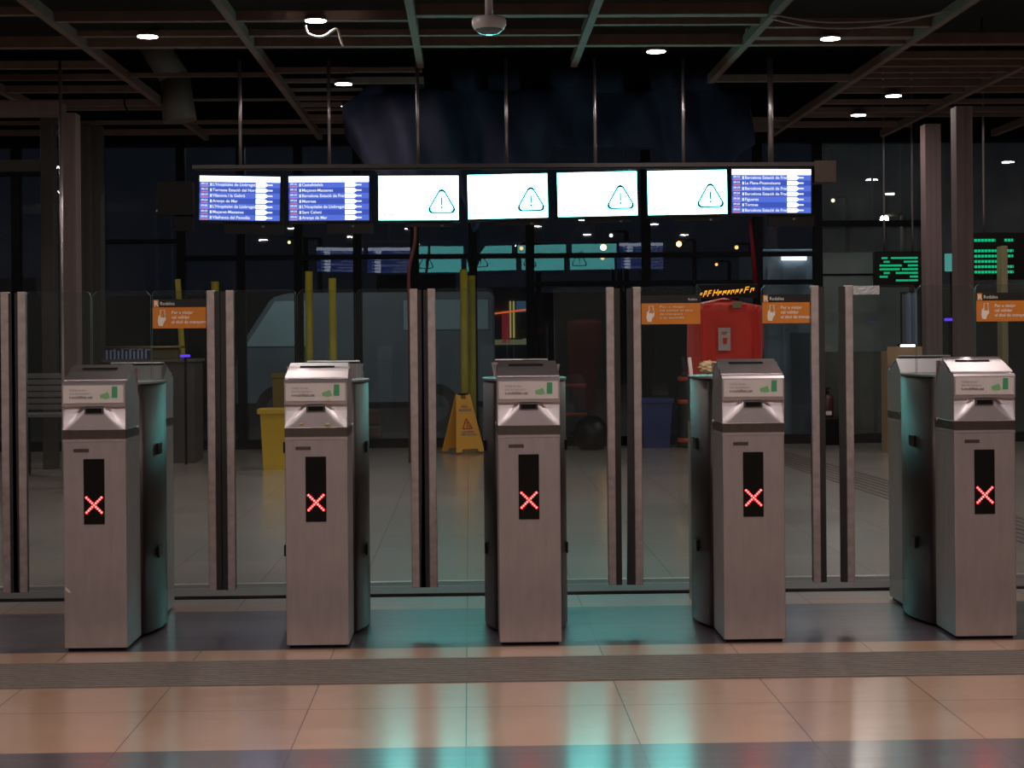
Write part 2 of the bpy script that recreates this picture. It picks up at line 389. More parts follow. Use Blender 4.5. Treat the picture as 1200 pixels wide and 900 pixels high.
# ================================================================== TICKET GATES
W = .237; L = .98; DEP = .26; DY = .50
ZG0, ZG1 = .156, 1.375
def half(parent, full=True, leds=True):
    def fin(b, flip): return b.xf(Matrix.Translation((0, L, 0)) @ Matrix.Rotation(math.pi, 4, 'Z')) if flip else b
    for flip in (False, True):
        b = B(); b.box((-W/2, 0, .012), (W/2, DEP, .795), .004)
        b.box((-W/2+.004, .004, .795), (W/2-.004, DEP-.004, .802))
        fin(b, flip).build('cabinet', steel, parent)
        b = B(); b.box((-W/2+.012, .012, 0), (W/2-.012, DEP, .014)); fin(b, flip).build('plinth', blackm, parent)
        if flip and not full:
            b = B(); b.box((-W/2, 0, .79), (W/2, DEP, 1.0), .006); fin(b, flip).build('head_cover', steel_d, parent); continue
        # head: side cheeks + sculpted front
        b = B(); h = W/2
        prof = [(0.004, .79), (.0, .84), (.008, .925), (.0, .93), (.0, 1.008), (.012, 1.016), (.035, 1.018), (.17, 1.070), (.262, .93), (.262, .79)]
        # cheeks and back as a prism without the dished middle front
        b.prism([(.03, .79), (.03, .93), (.03, 1.012), (.17, 1.066), (.262, .93), (.262, .79)], 'x', -h, h)
        b.prism([(0, .79), (0, .8385), (.03, .84), (.03, .79)], 'x', -h, h)
        b.prism([(-.004, .926), (-.006, 1.008), (.004, 1.018), (.03, 1.018), (.03, .922), (.003, .922)], 'x', -h, h)
        def dish(u, v):
            x = (u-.5)*W; z = .8385 + v*(.926-.8385)
            k = abs(u-.5)*2
            reach = .34 + .62*(1-v)**1.3     # flat middle widens downward
            t_ = min(1, max(0, (k-reach+.10)/.22)); t_ = t_*t_*(3-2*t_)
            d = .004*v + .016*t_*v**.8
            return (x, d + .0005, z)
        b.grid(dish, 30, 14)
        for sx in (-1, 1): b.box((sx*h - (.002 if sx > 0 else 0), 0.001, .8385), (sx*h + (.002 if sx < 0 else 0), .03, .926))
        fin(b, flip).build('validator_head', steel_b, parent, recalc=True)
        b = B(); b.box((-.036, -.003, .896), (.036, .032, .922), .002); s = fin(b, flip).build('ticket_slot', mat('slot_bezel', (.12,.11,.11), .4, .5) if 'slot_bezel' not in MATS else MATS['slot_bezel'], parent)
        b = B(); b.box((-.029, -.0045, .901), (.029, -.002, .917)); fin(b, flip).build('slot_opening', black, s)
        # lower lip band
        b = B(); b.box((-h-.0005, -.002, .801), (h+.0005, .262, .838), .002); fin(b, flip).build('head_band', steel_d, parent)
        # label
        b = B(); b.box((-h+.006, -.0075, .938), (h-.006, -.004, 1.004)); lb = fin(b, flip).build('label_plate', label_m, parent)
        b = B(); b.mi = 0
        b.text('Valida el teu', -h+.028, .983, .0135, -.0078, width=.062); b.text('t\u00edtol de transport', -h+.028, .970, .0135, -.0078, width=.078)
        b.mi = 1; b.text('t-mobilitat.cat', -h+.028, .955, .016, -.0078, bold=.0004, width=.088)
        fin(b, flip).build('lettering', [inkf, ink], lb)
        b = B(); b.mi = 0; b.prism([(.068, .957), (.070, 1.0), (.090, 1.0), (.090, .957)], 'y', -.0086, -.0076)
        b.mi = 1; b.prism([(.026, .957), (.024, .968), (.034, .973), (.044, .975), (.052, .980), (.058, .972), (.062, .957), (.048, .953)], 'y', -.0084, -.0076)
        fin(b, flip).build('card_print', [green_p, green_l], lb)
        # sloping cap plate
        b = B()
        vs = [(-h-.001, .028, 1.0205), (h+.001, .028, 1.0205), (h-.006, .172, 1.0745), (-h+.006, .172, 1.0745)]
        up = Vector((0, -.35, .94)) * .006
        lo = [b.bm.verts.new(v) for v in vs]; hi = [b.bm.verts.new(Vector(v)+up) for v in vs]
        b.bm.faces.new(hi); b.bm.faces.new(lo[::-1])
        for k in range(4): b.bm.faces.new((lo[k], lo[(k+1)%4], hi[(k+1)%4], hi[k]))
        cp = fin(b, flip).build('sloping_cap', steel_b, parent)
        b = B(); f = lambda x, y: Vector((x, y, 1.0205 + (y-.028)*.375)) + Vector((0, -.35, .94))*.0068
        b.quad([f(-.072, .120), f(.062, .120), f(.062, .140), f(-.072, .140)]); fin(b, flip).build('reader_slot', blackm, cp)
        # back slope panel, wider at the top
        b = B(); b.prism([(-h+.012, .93), (h-.012, .93), (h+.012, 1.066), (-h-.012, 1.066)], 'y', 0, .006)
        b.xf(Matrix.Translation((0, .268, 0)) @ Matrix(((1,0,0,0),(0,1,-.62,.577),(0,0,1,0),(0,0,0,1)))); fin(b, flip).build('back_plate', steel_b, parent)
        # signal panel with red cross of lamps
        if not flip:
            b = B(); b.box((-.041, -.003, .480), (.037, .004, .727), .001); pn = b.build('signal_panel', black, parent)
            b = B()
            cz, cx, st = .553, -.002, .0070
            for i in range(-4, 5):
                for sgn in ((1, -1) if i else (1,)):
                    b.mi = 0; b.cyl((cx+i*st, -.0032, cz+sgn*i*st), (cx+i*st, -.0045, cz+sgn*i*st), .0043, 10)
                    b.mi = 1; b.cyl((cx+i*st, -.0045, cz+sgn*i*st), (cx+i*st, -.0055, cz+sgn*i*st), .0022, 8)
            b.build('red_cross_lamps', [led, led_core], pn, label='red lit cross of small lamps')
            b = B(); b.box((-.078, -.0015, .752), (-.02, .001, .766), .0005); b.build('rating_plate', steel_d, parent)
        for sx in (-1, 1):
            b = B(); b.cyl((sx*W/2, .215, .835), (sx*(W/2+.006), .215, .835), .007, 12); fin(b, flip).build('lock_button', steel_b, parent)

def leaf(parent, side, hinge, edge, notice=None, bow=0.0):
    "side +1: leaf to the right of the column; x local"
    lf = B(); xa, xb = sorted((hinge, edge))
    n = 5; r = .02
    pts = [(xa, ZG0), (xb, ZG0)]
    pts += [(xb - r + r*math.cos(t), ZG1 - r + r*math.sin(t)) for t in [math.pi/2*i/n for i in range(n+1)]]
    pts += [(xa + r - r*math.sin(t), ZG1 - r + r*math.cos(t)) for t in [math.pi/2*i/n for i in range(n+1)]]
    lf.prism(pts, 'y', DY-.005, DY+.005)
    for f in lf.bm.faces:
        f.material_index = 0 if abs(f.normal.y) > .5 or len(f.verts) > 4 else 1
    o = lf.build('glass_leaf', [glass, edge_m], parent)
    s = side
    b = B(); b.box(tuple(min(edge, edge+s*.032) if i == 0 else v for i, v in enumerate((0, DY-.016, ZG0-.005))),
                   tuple(max(edge, edge+s*.032) if i == 0 else v for i, v in enumerate((0, DY+.016, ZG1))), .003)
    b.build('edge_strip', post_m, o)
    b = B(); nn = 14; e0 = edge + s*.032; wv = .024
    for k in range(nn):
        z0 = ZG0-.005 + (ZG1-ZG0)*k/nn; z1 = ZG0-.005 + (ZG1-ZG0)*(k+1)/nn
        d0 = bow*(1-k/nn)**2*.03; d1 = bow*(1-(k+1)/nn)**2*.03
        x = [e0 - s*.002, e0 + s*(wv+d0)] ; x2 = [e0 - s*.002, e0 + s*(wv+d1)]
        v = [b.bm.verts.new(c) for c in ((x[0], DY-.012, z0), (x[1], DY-.012, z0), (x[1], DY+.012, z0), (x[0], DY+.012, z0), (x2[0], DY-.012, z1), (x2[1], DY-.012, z1), (x2[1], DY+.012, z1), (x2[0], DY+.012, z1))]
        for q in ((3,2,1,0),(4,5,6,7),(0,1,5,4),(1,2,6,5),(2,3,7,6),(3,0,4,7)): b.bm.faces.new([v[i] for i in q])
    b.build('rubber_seal', rubber, o)
    if notice:
        w_ = xb - xa - .006; x0 = xa+.003; yy = DY-.0062
        b = B(); b.mi = 0; b.box((x0, yy, 1.221), (x0+w_, yy+.001, 1.307)); b.mi = 1; b.box((x0, yy, 1.307), (x0+w_, yy+.001, 1.340))
        nt_ = b.build('notice', [orange, vblack], o, label='orange notice with black top strip')
        b = B(); yy -= .0005
        if notice == 'front':
            b.mi = 1; b.box((x0+.003, yy-.0003, 1.308), (x0+.024, yy, 1.338)); b.mi = 0
            b.text('R', x0+.006, 1.312, .030, yy-.001, bold=.0008); b.text('Rodalies', x0+.030, 1.316, .020, yy, width=.058)
            for i, (t, wd) in enumerate((('Per a viatjar', .088), ('cal validar', .074), ('el t\u00edtol de transport', .140))):
                b.text(t, x0+.076, 1.280-.0195*i, .0185, yy, bold=.0003, width=wd)
        else:
            b.text('Rodalies', x0+w_-.05, 1.318, .014, yy, width=.036)
            for i, wd in enumerate((.105, .135, .095, .100)):
                b.text(('Per a viatjar', 'cal validar el t\u00edtol', 'de transport', 'a la sortida')[i], x0+.075, 1.289-.015*i, .011, yy, width=wd)
        # hand holding a ticket
        hx = x0+.020
        b.prism([(hx+.004, 1.232), (hx+.020, 1.230), (hx+.024, 1.244), (hx+.033, 1.256), (hx+.032, 1.280), (hx+.026, 1.278), (hx+.025, 1.262), (hx+.020, 1.268), (hx+.012, 1.266), (hx+.010, 1.276), (hx+.003, 1.272), (hx, 1.250)], 'y', yy-.0006, yy)
        for (xa_, za_, xb_, zb_) in ((.010, 1.268, .013, 1.296), (.027, 1.268, .030, 1.296), (.010, 1.294, .018, 1.297), (.022, 1.294, .030, 1.297)):
            b.box((hx+xa_, yy-.0006, za_), (hx+xb_, yy, zb_))
        b.build('notice_print', [white_p, orange], nt_)
    return o

def gate(cx, left_edge, right_edge, label, ln=None, rn=None, full=True, fixed=False, bl=0, br=0, hinge=.125):
    """cx: centre X; edges: world X where the glass ends at the edge strip"""
    g = empty('ticket_gate', (cx, GY, 0), label=label, cat='ticket gate', group='ticket gates in a row')
    half(g, full)
    # bulging centre column
    b = B(); prof = []
    def wd(y):
        t = (y-.26)/(L-.52); return W/2 + .050*math.sin(math.pi*min(max(t, 0), 1))**.7
    ys = [.255 + (L-.51)*k/16 for k in range(17)]
    pts = [(wd(y), y) for y in ys] + [(-wd(y), y) for y in reversed(ys)]
    b.prism([(x, y) for x, y in pts], 'z', .015, 1.0, True)
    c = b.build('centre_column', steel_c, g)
    b = B(); b.prism([((abs(x)+.004)*(1 if x > 0 else -1), y) for x, y in pts], 'z', 1.0, 1.008); b.build('column_top_trim', edge_m, c)
    for sx in (-1, 1):
        for z_ in (.30, .715):
            b = B(); b.box((sx*(wd(.42))-.004, .38, z_), (sx*(wd(.42))+.004, .46, z_+.045), .002); b.build('sensor_window', black, c)
    if left_edge is not None: leaf(g, -1, -hinge, left_edge - cx, ln, bl)
    if right_edge is not None: leaf(g, 1, hinge, right_edge - cx, rn, br)
    if fixed:
        b = B(); b.prism([(-.119, 1.0), (.119, 1.0), (.119, ZG1-.02), (.1, ZG1), (-.1, ZG1), (-.119, ZG1-.02)], 'y', DY-.005, DY+.005)
        for f in b.bm.faces: f.material_index = 0 if len(f.verts) > 4 else 1
        b.build('fixed_pane', [glass, edge_m], g)
    return g
gx = lambda px: P(px, 640, GY).x
YD = GY + DY
ex = lambda px: P(px, 520, YD).x
centres = [gx(-150), gx(111.5), gx(371.5), gx(621), gx(884), gx(1155)]
centres[0] = centres[1] - .86
gate(centres[0], None, ex(3), 'ticket gate at the far left, only its door edge in the picture', br=.2)
gate(centres[1], ex(32), ex(244), 'leftmost full steel ticket gate with red cross, orange notice on its right glass', rn='front', fixed=True, bl=0, br=0)
gate(centres[2], ex(275.5), ex(481.5), 'second steel ticket gate from left, with small yellow stains, nearest the yellow bin', fixed=True, bl=.0)
gate(centres[3], ex(511.5), ex(711.5), 'middle steel ticket gate, between the yellow wet floor sign and black barrels', bl=.4)
gate(centres[4], ex(752), ex(951), 'steel ticket gate in front of the red draped machine, notices on both glass leaves', ln='rear', rn='front', full=False, bl=.3)
gate(centres[5], ex(1000), ex(1212), 'rightmost steel ticket gate with shiny sloping cap beside the right edge', rn='front', fixed=True)
for o in list(bpy.data.objects):   # yellow stains on the second gate
    if o.name.startswith('ticket_gate') and abs(o.location.x - centres[2]) < .01:
        om = mat('ochre_stain', (.45, .30, .12), .6)
        for (x, z, r) in ((-.055, .852, .007), (.042, .850, .009), (.048, .94, .006)):
            b = B(); b.cyl((x, -.0045 if z > .93 else -.0025, z), (x, -.009 if z > .93 else -.0035, z+.002), r, 7); b.build('stain_spot', om, o)
    if o.name.startswith('ticket_gate') and abs(o.location.x - centres[1]) < .01:
        b = B(); b.prism([(-.114, .247), (-.108, .240), (-.094, .226), (-.098, .222), (-.112, .234)], 'y', -.0008, .0005)
        b.build('tape_scrap', white_d, o)

# ================================================================== HANGING DISPLAYS
YS = 12.5
m2 = YS/1900
def screen_info(parent, rows, w_, h_, y=-.002):
    b = B(); x0, x1, z0, z1 = -w_/2, w_/2, -h_/2, h_/2
    hz = z1 - h_*.13; n = 7; st = (hz-z0)/n
    b.mi = 2; b.box((x0, y, hz), (x1, y+.001, z1))
    for i in range(n):
        b.mi = i % 2; b.box((x0, y, hz-st*(i+1)), (x1, y+.001, hz-st*i))
    p = b.build('screen_panel', [scr_b1, scr_b2, scr_h], parent)
    b = B()
    for i in range(n):
        zc = hz - st*(i+.5)
        b.mi = 0
        b.text(['09:12', '09:15', '09:19', '09:24', '09:30', '09:33', '09:41'][i], x0+.012, zc-.001, .022, y-.001, bold=.0006, width=.05)
        b.mi = 1; b.box((x0+.012, y-.0012, zc-.018), (x0+.066, y-.0004, zc-.010))
        b.mi = 0; b.box((x0+.080, y-.0012, zc-.012), (x0+.094, y-.0004, zc+.011))
        b.text(rows[i], x0+.10, zc-.010, .032, y-.001, bold=.0006)
        b.mi = 2; xa = x0+w_*.70
        b.prism([(xa, zc-.017), (xa+.07, zc-.017), (xa+.088, zc-.006), (xa+.088, zc+.006), (xa+.07, zc+.017), (xa, zc+.017)], 'y', y-.0012, y-.0004)
        b.mi = 0; b.box((xa+.088, y-.0012, zc-.006), (xa+.128, y-.0004, zc+.006))
    b.build('timetable_lettering', [scr_t, scr_r, scr_h], p)
def screen_warn(parent, w_, h_, y=-.002):
    b = B(); b.box((-w_/2, y, -h_/2), (w_/2, y+.001, h_/2)); p = b.build('screen_panel', scr_w, parent)
    b = B(); b.mi = 0
    # rounded triangle outline
    cx, cz, R = w_*.29, -h_*.14, .115
    ctr = []
    for k in range(3):
        a = math.pi/2 + k*2*math.pi/3; c = Vector((cx + (R-.030)*1.0*math.cos(a), cz + (R-.030)*math.sin(a)))
        for j in range(7): t = a - math.pi/3 + (2*math.pi/3)*j/6; ctr.append((c.x + .030*math.cos(t), c.y + .030*math.sin(t)))
    n = len(ctr); inner = [((x-cx)*.84+cx, (z-cz)*.84+cz) for x, z in ctr]
    for k in range(n): b.quad([(ctr[k][0], y-.001, ctr[k][1]), (ctr[(k+1)%n][0], y-.001, ctr[(k+1)%n][1]), (inner[(k+1)%n][0], y-.001, inner[(k+1)%n][1]), (inner[k][0], y-.001, inner[k][1])])
    b.box((cx-.006, y-.0014, cz-.008), (cx+.006, y-.0006, cz+.052)); b.cyl((cx, y-.001, cz-.026), (cx, y-.0016, cz-.026), .009, 10)
    b.mi = 1; b.cyl((-w_*.42, y-.001, -h_*.37), (-w_*.42, y-.0015, -h_*.37), .010, 8)
    for i, (xx, wd_) in enumerate(((0, .05), (.06, .02))): b.box((-w_*.38+xx*.3, y-.0014, -h_*.38-.004), (-w_*.38+wd_, y-.0006, -h_*.38+.006))
    for i, wd_ in enumerate((.30, .34, .26)): b.box((-w_*.42, y-.0014, h_*(.30-.10*i)), (-w_*.42+wd_, y-.0006, h_*(.30-.10*i)+.006))
    b.build('warning_symbol', [scr_i, scr_f], p, recalc=False)
R1 = ["L'Hospitalet de Llobregat", 'Terrassa Estaci\u00f3 del Nord', 'Vilanova i la Geltr\u00fa', 'Arenys de Mar', "L'Hospitalet de Llobregat", 'Ma\u00e7anet-Massanes', 'Vilafranca del Pened\u00e8s']
R2 = ['Castelldefels', 'Ma\u00e7anet-Massanes', 'Barcelona Estaci\u00f3 de Fran\u00e7a', 'Manresa', "L'Hospitalet de Llobregat", 'Sant Celoni', 'Arenys de Mar']
R7 = ['Barcelona Estaci\u00f3 de Fran\u00e7a', 'La Plana-Picamoixons', 'Barcelona Estaci\u00f3 de Fran\u00e7a', 'Barcelona Estaci\u00f3 de Fran\u00e7a', 'Figueres', 'Tortosa', 'Barcelona Estaci\u00f3 de Fran\u00e7a']
SC = [(281, 232.5, -1.0, R1, 'blue timetable display, leftmost of the hanging row'),
      (385.5, 232.5, .2, R2, 'blue timetable display, second from the left in the hanging row'),
      (490.5, 232, .1, None, 'white warning display next to the blue timetables, leftmost of the white four'),
      (595, 230, 1.2, None, 'white warning display, second from the left of the white four'),
      (700, 227.5, 1.2, None, 'white warning display, third from the left of the white four'),
      (805.5, 225.5, .9, None, 'white warning display beside the last blue timetable, rightmost of the white four'),
      (904, 224, -.2, R7, 'blue timetable display at the right end of the hanging row')]
sw, sh = 93.5*m2, 51.5*m2
for px, py, rot, rows, lab in SC:
    c = P(px, py, YS)
    d = empty('information_display', c, label=lab, cat='display screen', group='displays hanging above the gates')
    d.rotation_euler = (0, math.radians(-rot + .28), 0)
    b = B(); b.box((-sw/2-.012, 0, -sh/2-.016), (sw/2+.012, .07, sh/2+.014), .004); b.build('housing', black, d)
    if rows: screen_info(d, rows, sw, sh)
    else: screen_warn(d, sw, sh)
    if rows:
        b = B(); b.box((-.12 if px < 300 else -.02, .02, -sh/2-.10), (sw/2+.03, .06, -sh/2-.012)); b.build('lower_shroud', black, d)
    else:
        b = B(); b.box((-.10, .02, -sh/2-.05), (.26, .05, -sh/2-.012)); b.build('lower_shroud', black, d)
    b = B(); b.text('IIII', .17, -sh/2-.05, .02, .018); b.build('maker_mark', inkf, d)
    # screens on the far side face the window wall
    for ch in list(d.children):
        if ch.name.startswith('screen_panel'):
            c2 = copy_tree(ch, d)
            if not rows:
                c2.data = c2.data.copy(); c2.data.materials[0] = scr_wr
            c2.location = (0, .142, 0); c2.rotation_euler = (0, 0, math.pi)
    b = B(); b.box((-sw/2-.012, .072, -sh/2-.016), (sw/2+.012, .142, sh/2+.014), .004); b.build('rear_housing', black, d)
# carrying beam and hangers
zb = P(600, 199, YS+.03).z + .028
bm_root = empty('display_beam', (P(600, 199, YS).x, YS+.04, zb), label='long dark overhead beam that carries the row of displays', cat='beam')
xa, xb = P(224, 199, YS).x - bm_root.location.x, P(981, 199, YS).x - bm_root.location.x
b = B(); b.prism([(xa, -.004), (xb, -.012), (xb, .02), (xa, .025)], 'y', .0, .16); b.build('beam_rail', mat('beam_brown', (.03, .022, .02), .6), bm_root)
b = B(); b.box((xb-.17, -.01, -.14), (xb, .16, .03), .004); b.build('end_cap', mat('end_cap_brown', (.05, .028, .02), .6), bm_root)
b = B(); b.box((xa-.27, .0, -.36), (xa+.0, .10, -.10), .004); b.box((xa-.14, .02, -.48), (xa+.0, .08, -.36), .003); b.build('junction_box', blackm, bm_root)
for px in (279.5, 384.5, 489, 593.5, 698, 802, 905):
    p = P(px, 130, YS+.08); r = .013 if px < 900 else .022
    b = B(); b.cyl((p.x - bm_root.location.x, .12, .02), (p.x - bm_root.location.x, .12, CEIL+.06-zb), r, 12); b.build('hanger_rod', pole_m, bm_root)
# extra far-left drop rod above the pink column
p = P(71.5, 200, 12.6); b = B(); b.cyl((p.x, p.y, P(71, 420, 12.6).z-1.0), (p.x, p.y, CEIL+.05), .014, 10); b.build('drop_pole', pole_m, label='thin vertical steel pole in front of the pink-brown column at left', cat='pole')

# tarpaulin behind the displays
YT = 13.6
def interp(tab, x):
    for (x0, y0), (x1, y1) in zip(tab, tab[1:]):
        if x0 <= x <= x1: return y0 + (y1-y0)*(x-x0)/(x1-x0)
    return tab[-1][1] if x > tab[-1][0] else tab[0][1]
bot = [(398, 150), (425, 190), (470, 215), (540, 225), (556, 277), (572, 240), (590, 215), (640, 205), (650, 165), (780, 168), (795, 205), (850, 205), (868, 180), (884, 170)]
top = [(398, 120), (430, 90), (458, 74), (600, 73), (884, 78)]
def tf(u, v):
    px = 398 + u*486; y0 = interp(top, px); y1 = interp(bot, px); py = y0 + (y1-y0)*v
    p = P(px, py, YT)
    dy = .10*math.sin(px*.045 + v*3.1) + .05*math.sin(px*.11 - v*5) + .22*v*math.sin(px*.018+1) + .06*abs(math.sin((px-470)*.03 + v*2.4))
    return (p.x, YT + dy + .25, min(p.z, CEIL-.005) if v > 0.01 else p.z)
b = B(); b.grid(tf, 90, 26); t = b.build('tarpaulin', tarp_m, label='dark navy plastic tarpaulin sagging from the ceiling grid behind the displays', cat='tarpaulin')
sm = t.modifiers.new('s', 'SOLIDIFY'); sm.thickness = .004

# ================================================================== CEILING LAMPS
def lamp(x, y, r=.085, power=None, lab=None, grp='round ceiling downlights'):
    d = empty('ceiling_lamp', (x, y, CEIL-.03), label=lab, cat='downlight', group=grp)
    b = B(); b.lathe([(r*1.10, .0), (r*1.10, .008), (r*.95, .03), (r*.3, .035)], seg=24); b.build('lamp_housing', grid_m, d)
    b = B(); b.lathe([(r*.3, -.006), (r, -.004), (r, .001), (r*.3, .001)], seg=24); b.build('light_disc', lamp_e, d)
    if power:
        ld = bpy.data.lights.new('lamp_light', 'AREA'); ld.shape = 'DISK'; ld.size = r*2; ld.energy = power; ld.color = LAMP_COL
        lo = bpy.data.objects.new('lamp_light', ld); COL.objects.link(lo); lo.parent = d; lo.location = (0, 0, -.012)
    return d
zc = CEIL - .034
def on_ceil(px, py):
    r = ray(px, py); p = Vector((0, 0, CAMH)) + r*((zc-CAMH)/r.z); return p
vis = [(173, 43.5, 'bright round ceiling lamp at the upper left corner'), (370, 25, 'topmost round ceiling lamp, above the second display'),
       (769, 61, 'round ceiling lamp above the rightmost white display'), (973, 46, 'round ceiling lamp right of the thick hanger rod'),
       (402.5, 99, 'small round ceiling lamp left of the tarpaulin, upper of the pair'), (409, 125, 'small round ceiling lamp left of the tarpaulin, lower of the pair'),
       (1047, 113, 'small round ceiling lamp at right, upper of the pair'), (1006, 135.5, 'small round ceiling lamp at right, lower of the pair')]
for px, py, lab in vis:
    p = on_ceil(px, py); lamp(p.x, p.y, .068, REAR_W, lab)
# lamps outside the picture, over the public side and beyond the right edge
for x, y in ((-3.4, 4.6), (-1.1, 4.2), (1.2, 4.4), (3.4, 4.6), (-2.3, 1.8), (0, 1.6), (2.3, 1.8), (-1.2, -2.0), (1.2, -2.0), (4.4, 1.2), (-4.4, 1.2)):
    lamp(x, y, .085, HALL_W, 'round ceiling lamp over the public side of the gates')
for x, y in ((1.95, 6.1), (-1.05, 8.95), (3.0, 8.85), (6.2, 11.2), (5.4, 13.4), (6.6, 15.4), (-5.6, 12.4), (-4.9, 15.5), (-5.0, 8.6), (5.4, 8.6)):
    lamp(x, y, .075, REAR_W, 'round ceiling lamp beyond the gates, outside the picture')

# dome camera
p = P(573, 27, 9.2)
d = empty('dome_camera', (p.x, p.y, p.z), label='white dome security camera hanging from a short stem at top centre', cat='security camera')
b = B(); b.lathe([(.05, -.052), (.085, -.036), (.097, -.012), (.097, .016), (.09, .028), (.04, .036)], seg=28); b.build('camera_housing', white_d, d)
b = B(); b.lathe([(.02, -.068), (.05, -.062), (.075, -.046), (.084, -.034)], seg=28); b.build('smoked_dome', dome_g, d)
b = B(); b.cyl((0, 0, .03), (0, 0, CEIL+.1-p.z if CEIL > p.z else .5), .022, 16); b.build('stem', white_d, d)

# ceiling cables
def cable(pts, r, label, m=None):
    b = B(); out = []
    for i in range(len(pts)-1):
        a, c = Vector(pts[i]), Vector(pts[i+1]); p0 = Vector(pts[max(i-1,0)]); p3 = Vector(pts[min(i+2, len(pts)-1)])
        for k in range(6):
            t = k/6; out.append(.5*((2*a) + (-p0+c)*t + (2*p0-5*a+4*c-p3)*t*t + (-p0+3*a-3*c+p3)*t**3))
    out.append(Vector(pts[-1])); b.tube(out, r); return b.build('hanging_cable', m or blackm, label=label, cat='cable')
cg = mat('cable_grey', (.22, .19, .18), .6)
cable([P(905, 22, 10.6), P(960, 32, 10.6), P(1030, 30, 10.6), P(1110, 13, 10.6)], .008, 'grey cable sagging between ceiling runners at the upper right', cg)
cable([P(905, 17, 10.4), P(970, 26, 10.4), P(1060, 22, 10.4), P(1112, 12, 10.4)], .006, 'thinner grey cable just above the sagging cable at upper right', cg)
cable([P(358, 30, 10.6), P(362, 40, 10.6), P(378, 43, 10.6), P(394, 34, 10.6), P(399, 46, 10.6), P(402, 54, 10.6)], .008, 'white cable looping under the topmost ceiling lamp', white_d)
cable([Vector((P(145,98,13.84).x, 13.84, CEIL+.02)), P(147, 112, 14), P(146, 122, 14), P(151, 133, 14)], .008, 'black cable dangling from the ceiling grid at upper left')
cable([Vector((P(487,255,15).x, 15.01, CEIL+.03)), P(488, 180, 15), P(487, 255, 15), P(486, 285, 15), P(480, 312, 15), P(479, 336, 15), P(481, 430, 15), FL(481, 543)+Vector((0,0,.01))], .018, 'dark red strap hanging left of centre behind the second white warning display', mat('dark_red', (.10, .015, .012), .6))
p0, p1 = P(879, 258, 12.53), P(887, 345, 11.05)
b = B(); b.cyl(p0, p1, .014, 8, .018); b.build('red_strap', mat('red_strap_m', (.045, .004, .005), .95, spec=0), label='red strap hanging from the last blue display down to the red machine', cat='strap')
# hanging ductwork stub behind the grid
b = B(); p = P(205, 105, 14.5); b.cyl((p.x-.25, p.y, 3.9), (p.x, p.y, p.z+.1), .13, 14); b.cyl((p.x, p.y, p.z+.12), (p.x+.04, p.y, P(212, 142, 14.5).z), .13, 14, .15)
b.build('ceiling_duct', mat('duct_dull', (.10, .08, .06), .6), label='dull flexible duct hanging above the ceiling grid at upper left', cat='duct')

# ================================================================== THINGS BEYOND THE GATES
# yellow bin
def bin_(x, y, w_, h_, name, m, label, cat='bin', depth=None, lip=.02):
    depth = depth or w_; o = empty(name, (x, y, 0), label=label, cat=cat)
    b = B(); 
    def ring(s, z): return [b.bm.verts.new((sx*w_/2*s, sy*depth/2*s, z)) for sx, sy in ((-1,-1),(1,-1),(1,1),(-1,1))]
    lo, hi, ih, il = ring(.80, 0.0), ring(.97, h_-.03), ring(.90, h_-.03), ring(.74, .02)
    b.bm.faces.new(lo[::-1]); b.bm.faces.new(il)
    for a_, c_ in ((lo, hi), (hi, ih), (ih, il)):
        for k in range(4): b.bm.faces.new((a_[k], a_[(k+1)%4], c_[(k+1)%4], c_[k]))
    b.build('bin_body', m, o)
    b = B(); t = .03
    for a_, c_ in (((-w_/2-lip, -depth/2-lip), (w_/2+lip, -depth/2+t)), ((-w_/2-lip, depth/2-t), (w_/2+lip, depth/2+lip)), ((-w_/2-lip, -depth/2+t), (-w_/2+t, depth/2-t)), ((w_/2-t, -depth/2+t), (w_/2+lip, depth/2-t))):
        b.box((*a_, h_-.045), (*c_, h_), .004)
    b.build('bin_rim', m, o); return o
p = FL(320, 551); bin_(p.x+.02, p.y+.12, .27, .55, 'litter_bin', yellow, 'tall yellow plastic bin on the floor left of the second gate')
p = P(328, 460, 16.6); bin_(p.x+.04, 16.7, .24, .83, 'litter_bin', mat('dull_yellow_plastic', (.20, .12, .015), .5), 'dull yellow bin standing behind the bright yellow one', lip=.01)

# wet floor sign
p = FL(545, 531)
sg = empty('wet_floor_sign', (p.x-.02, p.y, 0), rz=math.radians(28), label='yellow folding wet floor sign standing open on the floor', cat='floor sign')
H = .60
def sboard(sgn, nm):
    b = B()
    pts = [(-.155, 0), (-.145, 0), (-.10, .035), (.10, .035), (.145, 0), (.155, 0), (.075, H), (.045, H), (.04, H-.065), (.015, H-.085), (-.015, H-.085), (-.04, H-.065), (-.045, H), (-.075, H)]
    pts = [(-.16, 0), (-.10, 0), (-.085, .03), (.085, .03), (.10, 0), (.16, 0), (.08, H), (.03, H), (.028, H-.045), (0, H-.06), (-.028, H-.045), (-.03, H), (-.08, H)]
    b.prism(pts, 'y', -.008, .008)
    tilt = Matrix.Rotation(math.radians(sgn*15), 4, 'X'); b.xf(Matrix.Translation((0, 0, H)) @ tilt @ Matrix.Translation((0, 0, -H)))
    o = b.build(nm, yellow_sign, sg); return o, tilt
fb, tl = sboard(-1, 'front_board'); bb, _ = sboard(1, 'back_board')
b = B(); b.mi = 0
for k, (a_, c_) in enumerate((((-.055, .24), (0, .345)), ((0, .345), (.055, .24)), ((.055, .24), (-.055, .24)))):
    a_, c_ = Vector(a_), Vector(c_); d_ = (c_-a_).normalized(); n_ = Vector((-d_.y, d_.x))*.006
    b.prism([tuple(a_-n_), tuple(c_-n_), tuple(c_+n_), tuple(a_+n_)], 'y', -.0105, -.0085)
